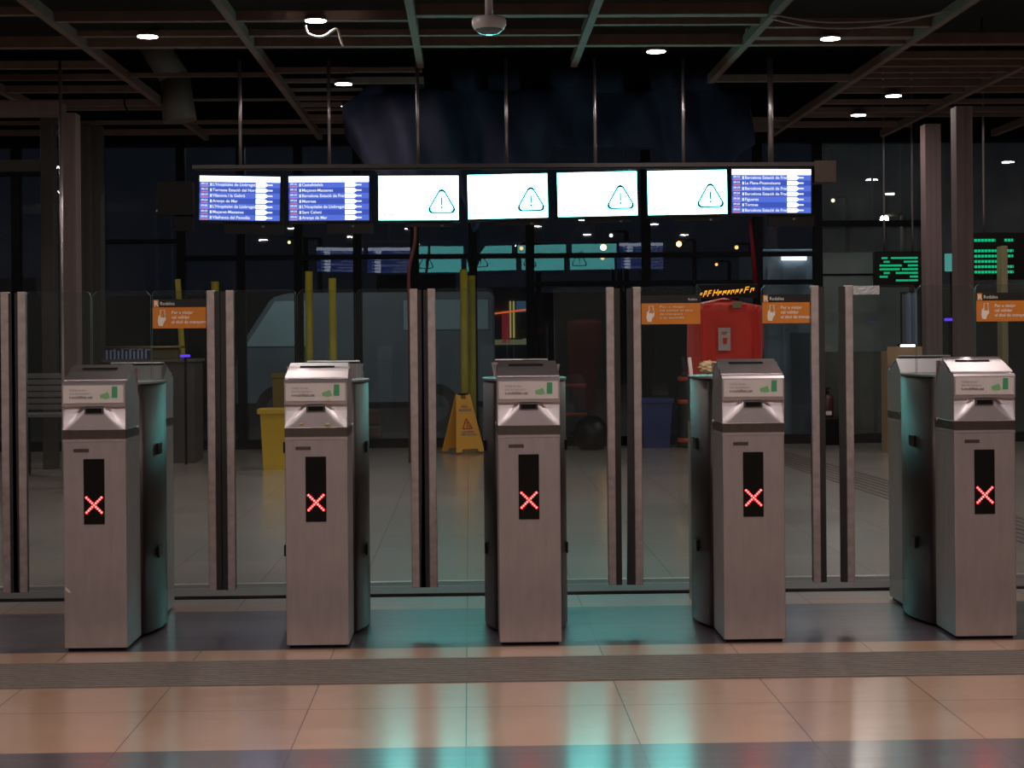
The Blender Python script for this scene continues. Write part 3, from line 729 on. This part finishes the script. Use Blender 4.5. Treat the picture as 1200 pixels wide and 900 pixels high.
b.prism([(-.012, .25), (.004, .28), (-.006, .30), (.006, .315), (.014, .30), (.008, .285), (.03, .255), (.022, .25), (.0, .27), (-.002, .25)], 'y', -.0105, -.0085)
b.mi = 1; b.text('PISO', 0, .455, .035, -.0095, bold=.001, align='CENTER'); b.text('MOJADO', 0, .42, .035, -.0095, bold=.001, align='CENTER')
b.text('CAUTION', 0, .195, .03, -.0095, bold=.001, align='CENTER'); b.text('WET FLOOR', 0, .165, .03, -.0095, bold=.001, align='CENTER')
b.xf(Matrix.Translation((0, 0, H)) @ tl @ Matrix.Translation((0, 0, -H))); b.build('warning_print', [red_ink, ink], fb)
b = B(); b.cyl((-.06, 0, H), (.06, 0, H), .012, 10); b.build('hinge_pin', black, sg)
sg.location.z = .0
# yellow poles
for i, (px, ytop, ybot, Y, lean, lab) in enumerate(((544, 316, 470, 17.0, 0, 'taller of the two yellow posts behind the wet floor sign'), (553, 323, 470, 17.25, 0, 'shorter yellow post behind the wet floor sign, right of the taller'),
        (362.5, 318, 430, 17.0, 0, 'yellow post behind the glass just left of the second display'), (390, 326, 430, 16.9, 0, 'yellow post behind the glass under the second display'),
        (217, 327, 420, 16.8, -.12, 'leaning yellow post behind the leftmost orange notice'), (252.5, 330, 430, 17.0, 0, 'yellow post behind the door edges left of the yellow bin'))):
    zt_ = P(px, ytop, Y).z; xx = P(px, 390, Y).x; r = .040 if i not in (4,) else .03
    b = B(); b.cyl((xx - lean*.2, Y, 0), (xx + lean*.6, Y, zt_), r, 14); b.cyl((xx-lean*.2, Y, 0), (xx-lean*.2, Y, .03), r*1.8, 14)
    b.build('yellow_post', ypole, label=lab, cat='post')

# red draped machine, with a sign standing in for an LED reflection
YR = 11.0
p = P(848, 400, YR); zt_ = P(850, 350, YR).z
rm = empty('draped_machine', (p.x, YR, 0), label='tall machine draped in red fabric behind the fourth gate', cat='machine')
b = B()
def rf(u, v):
    a = u*2*math.pi; z = zt_*(1-v) if v > .03 else zt_
    wx = .215 + .028*(1-v) - .10*max(0, v-.25)*1.0; wy = .22
    if v == 0: wx *= .02; wy *= .02
    c, s_ = math.cos(a), math.sin(a); e = .45
    x = wx*math.copysign(abs(c)**e, c); y = wy*math.copysign(abs(s_)**e, s_)
    k = .012*math.sin(a*9+v*3) + .008*math.sin(a*17 - v*7)
    return (x*(1+k*3) + .01*math.sin(v*9), y*(1+k*3), z + .006*math.sin(a*3))
b.grid(rf, 72, 30); bmesh.ops.remove_doubles(b.bm, verts=b.bm.verts, dist=.0005)
b.build('red_drape', redc, rm)
b = B(); q0, q1 = P(842, 411, YR-.24), P(856, 384, YR-.24)
b.box((q0.x-p.x, -.238, q0.z), (q1.x-p.x, -.232, q1.z)); st_ = b.build('white_label', mat('dull_label', (.42, .36, .33), .5), rm)
b = B(); cx_ = (q0.x+q1.x)/2 - p.x; zc_ = q0.z+.075
b.prism([(cx_-.008, zc_-.03), (cx_+.014, zc_-.03), (cx_+.02, zc_+.01), (cx_-.012, zc_+.01)], 'y', -.242, -.2385); b.box((cx_-.02, -.241, zc_+.045), (cx_+.02, -.2385, zc_+.05)); b.box((cx_-.02, -.241, zc_+.033), (cx_+.012, -.2385, zc_+.038)); b.build('cup_print', red_ink, st_)
b = B(); q = P(864, 357, YR-.25); b.box((q.x-p.x-.03, -.245, q.z-.022), (q.x-p.x+.03, -.236, q.z+.022), .003); b.build('badge', mat('badge_olive', (.20, .20, .12), .5), rm)
# ticker built in place of an orange sign's reflection in the glass
q = P(852, 344, YR-.1)
tk = empty('reflected_ticker', (q.x, YR-.1, zt_), label='black ticker sign standing in for an orange sign reflection, on top of the red draped machine', cat='led sign')
wdt = 70*YR/1900
b = B(); b.box((-wdt/2, -.03, 0.004), (wdt/2, .05, .095), .004); hs = b.build('ticker_housing', black, tk)
b = B(); x = -wdt/2+.015
while x < wdt/2-.03:      # lit strokes too blurred to read
    wc = random.uniform(.012, .026); hc = random.choice((.030, .036, .042))
    b.box((x, -.034, .024), (x+.006, -.031, .024+hc))
    if random.random() < .75: b.box((x+.006, -.034, .024+hc-.007), (x+wc, -.031, .024+hc))
    if random.random() < .6: b.box((x+wc-.003, -.034, .024+hc*.3), (x+wc+.003, -.031, .024+hc))
    if random.random() < .5: b.box((x+.006, -.034, .024+hc*.45), (x+wc, -.031, .031+hc*.45))
    x += wc + random.uniform(.008, .016)
for v in b.bm.verts: v.co.z += (v.co.x)*.09; v.co.x += (v.co.z-.03)*.35
b.build('ticker_characters', emis('amber_led', (1.0, .42, .03), 1.1), hs)
# crumpled paper and a white strip on the fourth gate's column
q = P(832, 440, GY+.45)
b = B(); bmesh.ops.create_icosphere(b.bm, subdivisions=3, radius=.045, matrix=Matrix.Translation((q.x, GY+.45, 1.042)))
for v in b.bm.verts:
    d_ = v.co - Vector((q.x, GY+.45, 1.042)); d_.z *= .6; v.co = Vector((q.x, GY+.45, 1.042)) + d_*(1+random.uniform(-.18, .18))
b.build('crumpled_paper', mat('paper_cream', (.70, .52, .30), .8), label='crumpled cream paper lying on top of the fourth gate column', cat='paper')
q = P(807, 434, GY+.5)
b = B(); b.box((q.x-.008, GY+.40, 1.008), (q.x+.006, GY+.404, 1.085)); b.xf(Matrix.Translation((q.x,0,1.0)) @ Matrix.Rotation(math.radians(-6), 4, 'Y') @ Matrix.Translation((-q.x,0,-1.0)))
b.build('paper_strip', mat('paper_white', (.8, .75, .72), .6), label='white paper strip standing up at the left rim of the fourth gate column', cat='paper')

# blue bin and banded black barrels
bl = mat('navy_bin', (.018, .026, .13), .5); dk = mat('barrel_black', (.016, .015, .016), .6); ob = mat('glowing_orange_band', (.50, .08, .02), .5, emit=(1.0, .12, .03), es=.02)  # orange bands: faint emission paints in the light they would reflect
p = FL(768, 524); bin_(p.x, p.y, .34, .52, 'recycling_bin', bl, 'dark blue bin between the third and fourth gates', lip=.01)
def barrel(pxa, pxb, ybase, ytop, bands, lab, Y=None):
    p = FL((pxa+pxb)/2, ybase); r = (pxb-pxa)/2*p.y/1900; h_ = P((pxa+pxb)/2, ytop, p.y).z
    o = empty('safety_barrel', (p.x, p.y, 0), label=lab, cat='barrel')
    b = B(); b.lathe([(r*1.05, 0), (r*1.05, .04), (r, .05), (r*.9, h_*.9), (r*.6, h_)], seg=20); b.build('barrel_body', dk, o)
    for yb_ in bands:
        z = P((pxa+pxb)/2, yb_, p.y - r).z; rr = r*(1-.1*(z/h_))+.004
        b = B(); b.lathe([(rr, z-.022), (rr, z+.022)], seg=20); b.build('reflective_band', ob, o)
barrel(794, 821, 524, 436, (444, 471, 516), 'black barrel with three orange bands beside the blue bin')
barrel(660, 688, 508, 438, (452, 486), 'black barrel with two orange bands right of the middle gate')
b = B(); p = FL(693, 527)
b.lathe([(.10, 0), (.17, .06), (.185, .16), (.16, .28), (.10, .34), (.04, .36)], c=(p.x, p.y, 0), seg=18)
for v in b.bm.verts: v.co += Vector((random.uniform(-1, 1), random.uniform(-1, 1), 0))*.012
b.build('rubbish_bag', black, label='black rubbish bag on the floor right of the middle gate', cat='bag')

# steel bench at left
p = FL(60, 556); 
bn = empty('steel_bench', (P(58, 500, p.y).x, p.y, 0), label='slatted steel bench behind the leftmost gate', cat='bench')
zb0, zb1 = P(55, 480, p.y).z, P(55, 436, p.y).z
b = B()
for k in range(6):
    z = zb0 + (zb1-zb0)*k/6; b.box((-.22, .0+.02*k/6, z), (.45, .02+.02*k/6, z+(zb1-zb0)/6-.012), .003)
b.build('backrest', mat('bench_grey', (.20, .18, .18), .5, .4), bn)
b = B(); b.box((-.22, -.40, zb0-.05), (.45, .0, zb0-.02), .005); b.build('seat', MATS['bench_grey'], bn)
for x in (-.18, .40):
    b = B(); b.box((x-.015, -.36, 0), (x+.015, -.33, zb0-.05)); b.box((x-.015, -.03, 0), (x+.015, .0, zb0)); b.box((x-.015, -.36, .08), (x+.015, 0, .10)); b.build('leg', blackm, bn)
# grey refuse with counter: service desk with striped cloths
YK = 15.6
dk_ = empty('service_counter', (P(172, 430, YK).x, YK, 0), label='dark service counter behind the leftmost gate', cat='counter')
xa, xb = P(122, 430, YK).x - dk_.location.x, P(209, 430, YK).x - dk_.location.x
zc1 = P(170, 421, YK).z
b = B(); b.box((xa, 0, 0), (xb+.15, .5, zc1-.03), .004); b.build('counter_body', mat('counter_brown', (.07, .055, .05), .6), dk_)
b = B(); b.box((xa-.02, -.03, zc1-.03), (xb+.17, .53, zc1), .004); b.build('counter_top', mat('counter_top', (.12, .10, .08), .4), dk_)
def fridge():
    q0, q1 = P(126, 423, YK+.2), P(176, 408, YK+.2)
    r = empty('striped_basket', ((q0.x+q1.x)/2, YK+.25, zc1), label='basket of blue and white striped cloths on the service counter', cat='basket')
    hw = (q1.x-q0.x)/2; hh = P(150, 407, YK+.2).z - zc1
    b = B(); n = 22
    for k in range(n):
        b.mi = k % 2; x0 = -hw + 2*hw*k/n; b.box((x0, -.12, .003), (x0+2*hw/n, .12, hh*.8 + .012*math.sin(k*1.7)))
    b.build('striped_cloth', [mat('cloth_pale', (.34, .42, .62), .8), mat('cloth_navy', (.03, .04, .08), .8)], r)
    b = B(); b.tube([(-hw-.01, -.13, hh), (hw+.30, -.13, hh), (hw+.30, .13, hh), (-hw-.01, .13, hh), (-hw-.01, -.13, hh)], .012, 8)
    b.build('basket_rim', mat('brass_rim', (.30, .20, .07), .4, .4), r)
fridge()
q = P(192, 412, YK+.2); b = B(); b.box((q.x-.13, YK+.14, zc1), (q.x+.14, YK+.36, P(190, 410, YK).z-.0), .006); b.build('cardboard_box', mat('cardboard_olive', (.13, .10, .04), .8), label='olive brown box beside the striped basket on the counter', cat='box')
q = P(217, 417, 15.4); b = B(); b.box((q.x-.045, 15.38, q.z-.012), (q.x+.045, 15.42, q.z+.012), .004); b.mi = 1; b.cyl((q.x, 15.41, 0), (q.x, 15.41, q.z), .012, 8); b.build('blue_light_stand', [emis('violet_led', (.13, .05, 1.0), 1.2), blackm], label='thin stand with a small violet blue light at the end of the counter', cat='light')

# green character boards at right
def led_board(px0, px1, py0, py1, Y, lines, lab, rz=0):
    a_, c_ = P(px0, py1, Y), P(px1, py0, Y); w_ = c_.x-a_.x; h_ = c_.z-a_.z
    o = empty('departure_board', ((a_.x+c_.x)/2, Y, a_.z), label=lab, cat='departure board')
    b = B(); b.box((-w_/2-.05, 0, -.05), (w_/2+.05, .10, h_+.05), .006); b.build('board_housing', black, o)
    b = B(); n = len(lines); st = h_/n
    for i, segs in enumerate(lines):
        z = h_ - st*(i+.5)
        for (u0, u1) in segs:
            x = u0
            while x < u1:
                wx = min(.045, u1-x); b.box((-w_/2+x*w_, -.004, z-st*.26+random.uniform(0, .02)*st), (-w_/2+(x+wx*.8)*w_, -.001, z+st*.26)); x += wx
    b.build('green_characters', gled, o)
    b = B()
    for sx in (-1, 1): b.cyl((sx*w_*.35, .05, h_+.05), (sx*w_*.35, .05, 4.3-a_.z), .012, 8)
    b.build('hanger_rod', pole_m, o)
gled = emis('green_led', (.01, .62, .26), .75)
random.seed(3)
L1 = [[(0, .28), (.40, .52), (.72, .85)], [], [(0, .30), (.42, .52), (.76, .82)], [(0, .32), (.40, .52), (.76, .82), (.9, .98)], [(0, .38), (.76, .80)], [(0, .30), (.42, .52), (.76, .80), (.9, .98)], [(0, .30), (.42, .52), (.70, .85)]]
led_board(1142, 1230, 278, 322, 15.9, L1, 'green lit departure board at the right edge')
L2 = [[(.05, .20), (.28, .95)], [(.1, .25), (.6, .95)], [(.0, .55), (.7, .95)], [(.0, .5), (.55, .95)], [(.1, .25), (.4, .95)], [(.0, .2), (.75, .95)], [(.4, .95)]]
led_board(1031, 1078, 300, 331, 17.2, L2, 'smaller green board standing in for a glass reflection, left of the right columns')  # board built in place of a green LED reflection in the glass
# pale panel and violet light between right columns
b = B(); q0, q1 = P(1108, 318, 16.6), P(1123, 297, 16.6); b.box((q0.x, 16.6, q0.z), (q1.x+.02, 16.64, q1.z), .01); b.mi = 1; b.box((q0.x+.06, 16.62, 0), (q0.x+.09, 16.65, q0.z)); b.build('lit_panel_stand', [emis('teal_panel', (.06, .26, .23), 1.0), blackm], label='small dim teal panel seen between the two right columns', cat='screen')
b = B(); q = P(1113, 374.5, 16.0); b.box((q.x-.05, 15.98, q.z-.014), (q.x+.05, 16.02, q.z+.014), .004); b.mi = 1; b.cyl((q.x, 16.01, 0), (q.x, 16.01, q.z), .012, 8); b.build('blue_light_stand', [MATS['violet_led'], blackm], label='thin stand with a small violet blue light between the right columns', cat='light')
column(1174, 1181, 15.7, P(1177, 288, 15.7).z, mat('olive_post', (.22, .19, .10), .6))

# fire extinguisher on box at right
p = FL(970, 521)
fe = empty('fire_extinguisher', (p.x, p.y, .29), label='dark fire extinguisher standing on a black case behind the right doors', cat='fire extinguisher')
b = B(); b.lathe([(.06, 0), (.065, .01), (.065, .20), (.05, .24), (.02, .26)], seg=18); b.build('cylinder_body', mat('ext_dark', (.05, .012, .012), .4), fe)
b = B(); b.cyl((0, 0, .25), (0, 0, .31), .018, 10); b.box((-.045, -.01, .30), (.03, .01, .32)); b.build('valve', black, fe)
b = B(); b.box((-.03, -.069, .03), (.03, -.062, .07)); b.build('data_label', white_d, fe)
b = B(); b.box((p.x-.12, p.y-.1, 0), (p.x+.20, p.y+.15, .29), .01); b.build('equipment_case', black, label='black case on the floor under the fire extinguisher', cat='case')

# grey partition and dark lower panel at right, just outside the window wall
YO = 18.2
gw = mat('grey_panel', (.52, .54, .51), .7, noise=.12, nscale=3); bw = mat('brown_panel', (.16, .12, .10), .7, noise=.1)
b = B(); xa, xb = P(962, 400, YO).x, P(1066, 400, YO).x
b.mi = 0; b.box((xa, YO, P(1000, 412, YO).z), (xb, YO+.12, P(1000, 296, YO).z)); b.mi = 1; b.box((xa, YO-.01, 0), (xb, YO+.12, P(1000, 412, YO).z)); b.build('partition_panel', [gw, bw], label='grey hoarding panel with brown lower part outside the right windows', cat='hoarding')
# kiosk interior lit by tube (seen at 890..955, 295..345)
YQ = 19.0
kq = empty('white_cabin', (P(922, 400, YQ).x, YQ, 0), label='pale site cabin outside with a fluorescent tube on its front', cat='cabin')
xa, xb = P(893, 400, YQ).x-kq.location.x, P(962, 400, YQ).x-kq.location.x; zt_ = P(920, 292, YQ).z
b = B(); b.box((xa, 0, 0), (xb, 1.6, zt_), .01)
for k in range(4): xx = xa+(xb-xa)*(k+.5)/4; b.box((xx-.02, -.015, .3), (xx+.02, .0, zt_-.2))
b.build('cabin_wall', mat('cabin_pale', (.42, .50, .54), .7), kq)
b = B(); q0, q1 = P(915, 303, YQ), P(944, 303, YQ); b.cyl((q0.x-kq.location.x, -.05, q0.z), (q1.x-kq.location.x, -.05, q1.z), .025, 10); b.build('fluorescent_tube', emis('tube_white', (.85, .92, 1.0), 2.2), kq)
b = B(); b.box((q0.x-kq.location.x-.03, -.05, q0.z+.02), (q1.x-kq.location.x+.03, .0, q0.z+.06)); b.build('tube_bracket', white_d, kq)
b = B(); b.box((xb-.36, -.02, .0), (xb-.06, .0, 1.2)); b.build('cabin_door', mat('cabin_door', (.12, .15, .17), .6), kq)

# parked van outside
YV = 20.5
vx0, vx1 = P(276, 400, YV).x, P(580, 400, YV).x
vn = empty('parked_van', ((vx0+vx1)/2, YV, 0), label='pale van parked outside the window wall behind the yellow posts', cat='van')
hv = P(400, 343, YV).z; lv = (vx1-vx0)/2; zb_ = P(400, 478, YV).z
b = B(); b.prism([(-lv, zb_), (lv, zb_), (lv, hv-.03), (lv-.05, hv), (-lv+.65, hv), (-lv+.45, hv-.06), (-lv+.05, hv*.62), (-lv, hv*.5)], 'y', 0, 1.7)
bmesh.ops.bevel(b.bm, geom=list(b.bm.edges), offset=.03, segments=2, affect='EDGES')
b.build('van_body', mat('van_grey', (.34, .36, .37), .5, noise=.08, nscale=2), vn)
b = B(); b.prism([(-lv+.12, hv*.62), (-lv+.50, hv-.10), (-lv+.92, hv-.10), (-lv+.92, hv*.62)], 'y', -.012, .004); b.build('side_window', mat('lit_van_glass', (.80, .98, .92), .4), vn)  # pale teal colour paints reflected light into the van windows
b = B(); b.box((lv-1.15, -.012, hv-.48), (lv-.08, .004, hv-.10), .01); b.build('rear_window', MATS['lit_van_glass'], vn)
for x in (-lv+.55, lv-.75):
    b = B(); b.cyl((x, -.02, .30), (x, .20, .30), .30, 26); wh = b.build('wheel', rubber, vn)
    b = B(); b.cyl((x, -.03, .30), (x, -.02, .30), .17, 20); b.build('hub_cap', mat('hub', (.2,.2,.2), .4, .6) if 'hub' not in MATS else MATS['hub'], wh)
b = B(); b.box((-lv-.01, -.015, zb_), (lv+.01, .01, zb_+.07), .005); b.build('sill_bumper', blackm, vn)
b = B(); q = P(438, 476, YV-.3); b.box((q.x-.10-vn.location.x, -.5, .0), (q.x+.10-vn.location.x, -.35, .42), .02)
b.build('red_can', mat('can_red', (.20, .02, .02), .5), vn) if False else b.bm.free()
q = P(437, 492, 19.4); b = B(); b.box((q.x-.10, 19.3, 0), (q.x+.11, 19.5, .13), .02); b.box((q.x-.12, 19.3, .15), (q.x+.08, 19.5, .32), .02); b.build('fuel_can', mat('can_red2', (.22, .02, .02), .5), label='red cans piled on the ground before the parked van', cat='can')

# glowing box standing in for a vending machine's reflection in the glass (575..620, 345..400)
YZ = 30.0
q0, q1 = P(572, 402, YZ), P(622, 336, YZ)
sf = empty('reflection_kiosk', ((q0.x+q1.x)/2, YZ, 0), label='small glowing kiosk shape standing in for a vending machine reflection, above the middle gate', cat='kiosk')
hw = (q1.x-q0.x)/2
b = B(); b.box((-hw, 0, 0), (hw, 1.0, q1.z), .02); b.build('reflection_body', mat('reflection_grey', (.10, .10, .12), .7), sf)
def zz(py): return P(595, py, YZ).z
def xx_(px): return P(px, 370, YZ).x - sf.location.x
b = B(); b.box((xx_(588), -.05, zz(402)), (xx_(597), 0, zz(364))); b.build('red_panel', emis('dim_red', (.22, .02, .025), .6), sf)
b = B(); b.box((xx_(597), -.06, zz(396)), (xx_(599), 0, zz(353))); b.box((xx_(601), -.06, zz(396)), (xx_(603), 0, zz(353))); b.build('yellow_strips', emis('dim_yellow', (.34, .28, .08), 1.0), sf)
b = B(); b.prism([(xx_(574), zz(369)), (xx_(618), zz(364)), (xx_(618), zz(362)), (xx_(574), zz(367))], 'y', -.07, -.02); b.build('orange_reflection', emis('dim_orange', (.8, .14, .03), 1.0), sf)
b = B(); b.box((xx_(605), -.05, zz(366)), (xx_(619), 0, zz(353))); b.build('blue_panel', emis('dim_blue', (.03, .06, .10), 1.0), sf)
b = B(); b.box((xx_(576), -.05, zz(404)), (xx_(618), 0, zz(398))); b.box((xx_(612), -.07, zz(402)), (xx_(618), 0, zz(397))); b.build('lower_panel', emis('dim_olive', (.10, .10, .05), 1.0), sf)

# added unseen fill lamps outside the doors, brightening the van and hoarding
for x in (-2.0, 4.2):
    d = empty('added_fill_lamp', (x, YW+1.3, 3.7), label=('added outside fill lamp left of the doors, hidden by the header' if x < 0 else 'added outside fill lamp right of the doors, hidden by the header'), cat='lamp')
    b = B(); b.lathe([(.12, 0), (.12, .05), (.05, .09)], seg=20); b.build('lamp_housing', blackm, d)
    b = B(); b.cyl((0, 0, .08), (0, 0, .8), .02, 8); b.cyl((0, 0, .5), (0, -1.2, .5), .02, 8); b.build('bracket', blackm, d)
    b = B(); b.lathe([(.03, -.006), (.10, -.004), (.10, .001), (.03, .001)], seg=20); b.build('light_disc', lamp_e, d)
    ld = bpy.data.lights.new('lamp_light', 'AREA'); ld.shape = 'DISK'; ld.size = .2; ld.energy = 16; ld.color = (.85, .95, 1.0)
    lo = bpy.data.objects.new('lamp_light', ld); COL.objects.link(lo); lo.parent = d; lo.location = (0, 0, -.012)
# street lamps outside
def street(px, py, Y, col, s, r, lab, arm=.4):
    q = P(px, py, Y); o = empty('street_lamp', (q.x+arm, Y, 0), label=lab, cat='street lamp', group='street lamps outside')
    b = B(); b.cyl((0, 0, 0), (0, 0, q.z+.1), .06, 8); b.cyl((0, 0, q.z+.1), (-arm, 0, q.z+.1), .035, 8); b.build('lamp_post', blackm, o)
    b = B(); b.ball((-arm, -.02, q.z), r, 14); b.build('lamp_globe', emis('glow', col, s), o)
am = (1.0, .42, .10); wh_ = (1.0, .92, .78)
street(707, 290, 40, am, 16, .075, 'amber street lamp glowing between the second and third white displays'); street(716, 276, 42, wh_, 4, .045, 'pale street lamp just above the amber one near centre')
street(795.5, 286, 42, am, 14, .07, 'amber street lamp below the rightmost white display'); street(863, 290, 46, am, 3, .055, 'faint amber street lamp left of the red strap')
street(706, 302, 60, am, 2, .08, 'dim orange street lamp low behind the centre frame'); street(839.5, 310, 50, am, 3, .045, 'tiny orange street lamp above the red machine')
street(1036, 257, 34, wh_, 90, .085, 'brilliant white street lamp beyond the right windows'); street(976, 235, 44, (1, .75, .5), 3, .05, 'small warm street lamp just right of the display row')
street(339, 284, 40, (1, .8, .3), 2, .04, 'small yellow street lamp under the gap between the two blue displays'); street(357, 284, 43, (1, .8, .3), 2, .045, 'second small yellow street lamp just right of its twin')
street(611, 291, 38, (1, .3, .06), 2.5, .045, 'small orange street lamp left of the centre mullion')
# dark building far away
b = B(); b.box((-30, 62, 0), (34, 66, 2.9)); 
for k in range(12): b.box((-30+5.3*k, 61.6, 0), (-27+5.3*k, 62, 2.4+.6*(k % 3)))
b.build('distant_building', mat('far_building', (.03, .03, .035), .9), label='low dark building far beyond the street lamps', cat='building')
# masking tape on rightmost left leaf
q = P(1015, 340, YD-.01)
b = B(); b.grid(lambda u, v: (q.x-.055+.11*u, YD-.009-.003*random.random(), q.z-.018+.036*v), 12, 5, False); t = b.build('tape_strip', mat('tape_pale', (.42, .42, .42), .5), label='crumpled pale tape strip stuck on glass right of the open door gap', cat='tape')
sm = t.modifiers.new('s', 'SOLIDIFY'); sm.thickness = .0008
# crate with a bright work lamp behind the rightmost gate, blue hanging sheet beside it
YC = 15.9
q0, q1 = P(1028, 412, YC), P(1052, 412, YC)
b = B(); b.box((q0.x+.10, YC, 0), (q1.x+.35, YC+.25, q0.z), .006)
for k in range(4): b.box((q0.x+.098, YC-.008, .12+k*.25), (q1.x+.352, YC+.002, .30+k*.25), .003)
b.build('timber_crate', mat('timber_brown', (.42, .26, .15), .7, noise=.15, stretch=(1, 1, 8)), label='brown timber crate standing behind the rightmost gate', cat='crate')
wl = empty('work_lamp', (P(1064, 412, YC+.1).x, YC+.12, q0.z+.002), label='small brilliant work lamp lying on the timber crate', cat='lamp')
b = B(); b.box((-.09, -.02, .0), (.09, .05, .075), .008); b.build('lamp_case', blackm, wl)
b = B(); b.box((-.075, -.028, .012), (.075, -.018, .062), .003); b.build('lamp_lens', emis('work_lamp_glow', (1.0, .95, .80), 9.0), wl)
b = B(); q0, q1 = P(1063, 412, 16.9), P(1077, 343, 16.9)
b.grid(lambda u, v: (q0.x+(q1.x-q0.x)*u, 16.95+.03*math.sin(u*14), q0.z-.6+(q1.z-q0.z+.6)*v), 24, 8)
t = b.build('hanging_sheet', mat('blue_grey_sheet', (.20, .25, .36), .8, noise=.15, stretch=(8, 8, .5)), label='narrow blue grey sheet hanging left of the right-hand columns', cat='sheet')
sm = t.modifiers.new('s', 'SOLIDIFY'); sm.thickness = .004
b = B(); b.cyl((q0.x-.05, 16.97, q1.z), (q1.x+.05, 16.97, q1.z), .012, 8)
for x in (q0.x-.04, q1.x+.04): b.cyl((x, 16.97, 0), (x, 16.97, q1.z), .01, 8)
b.build('sheet_rail', blackm, t)
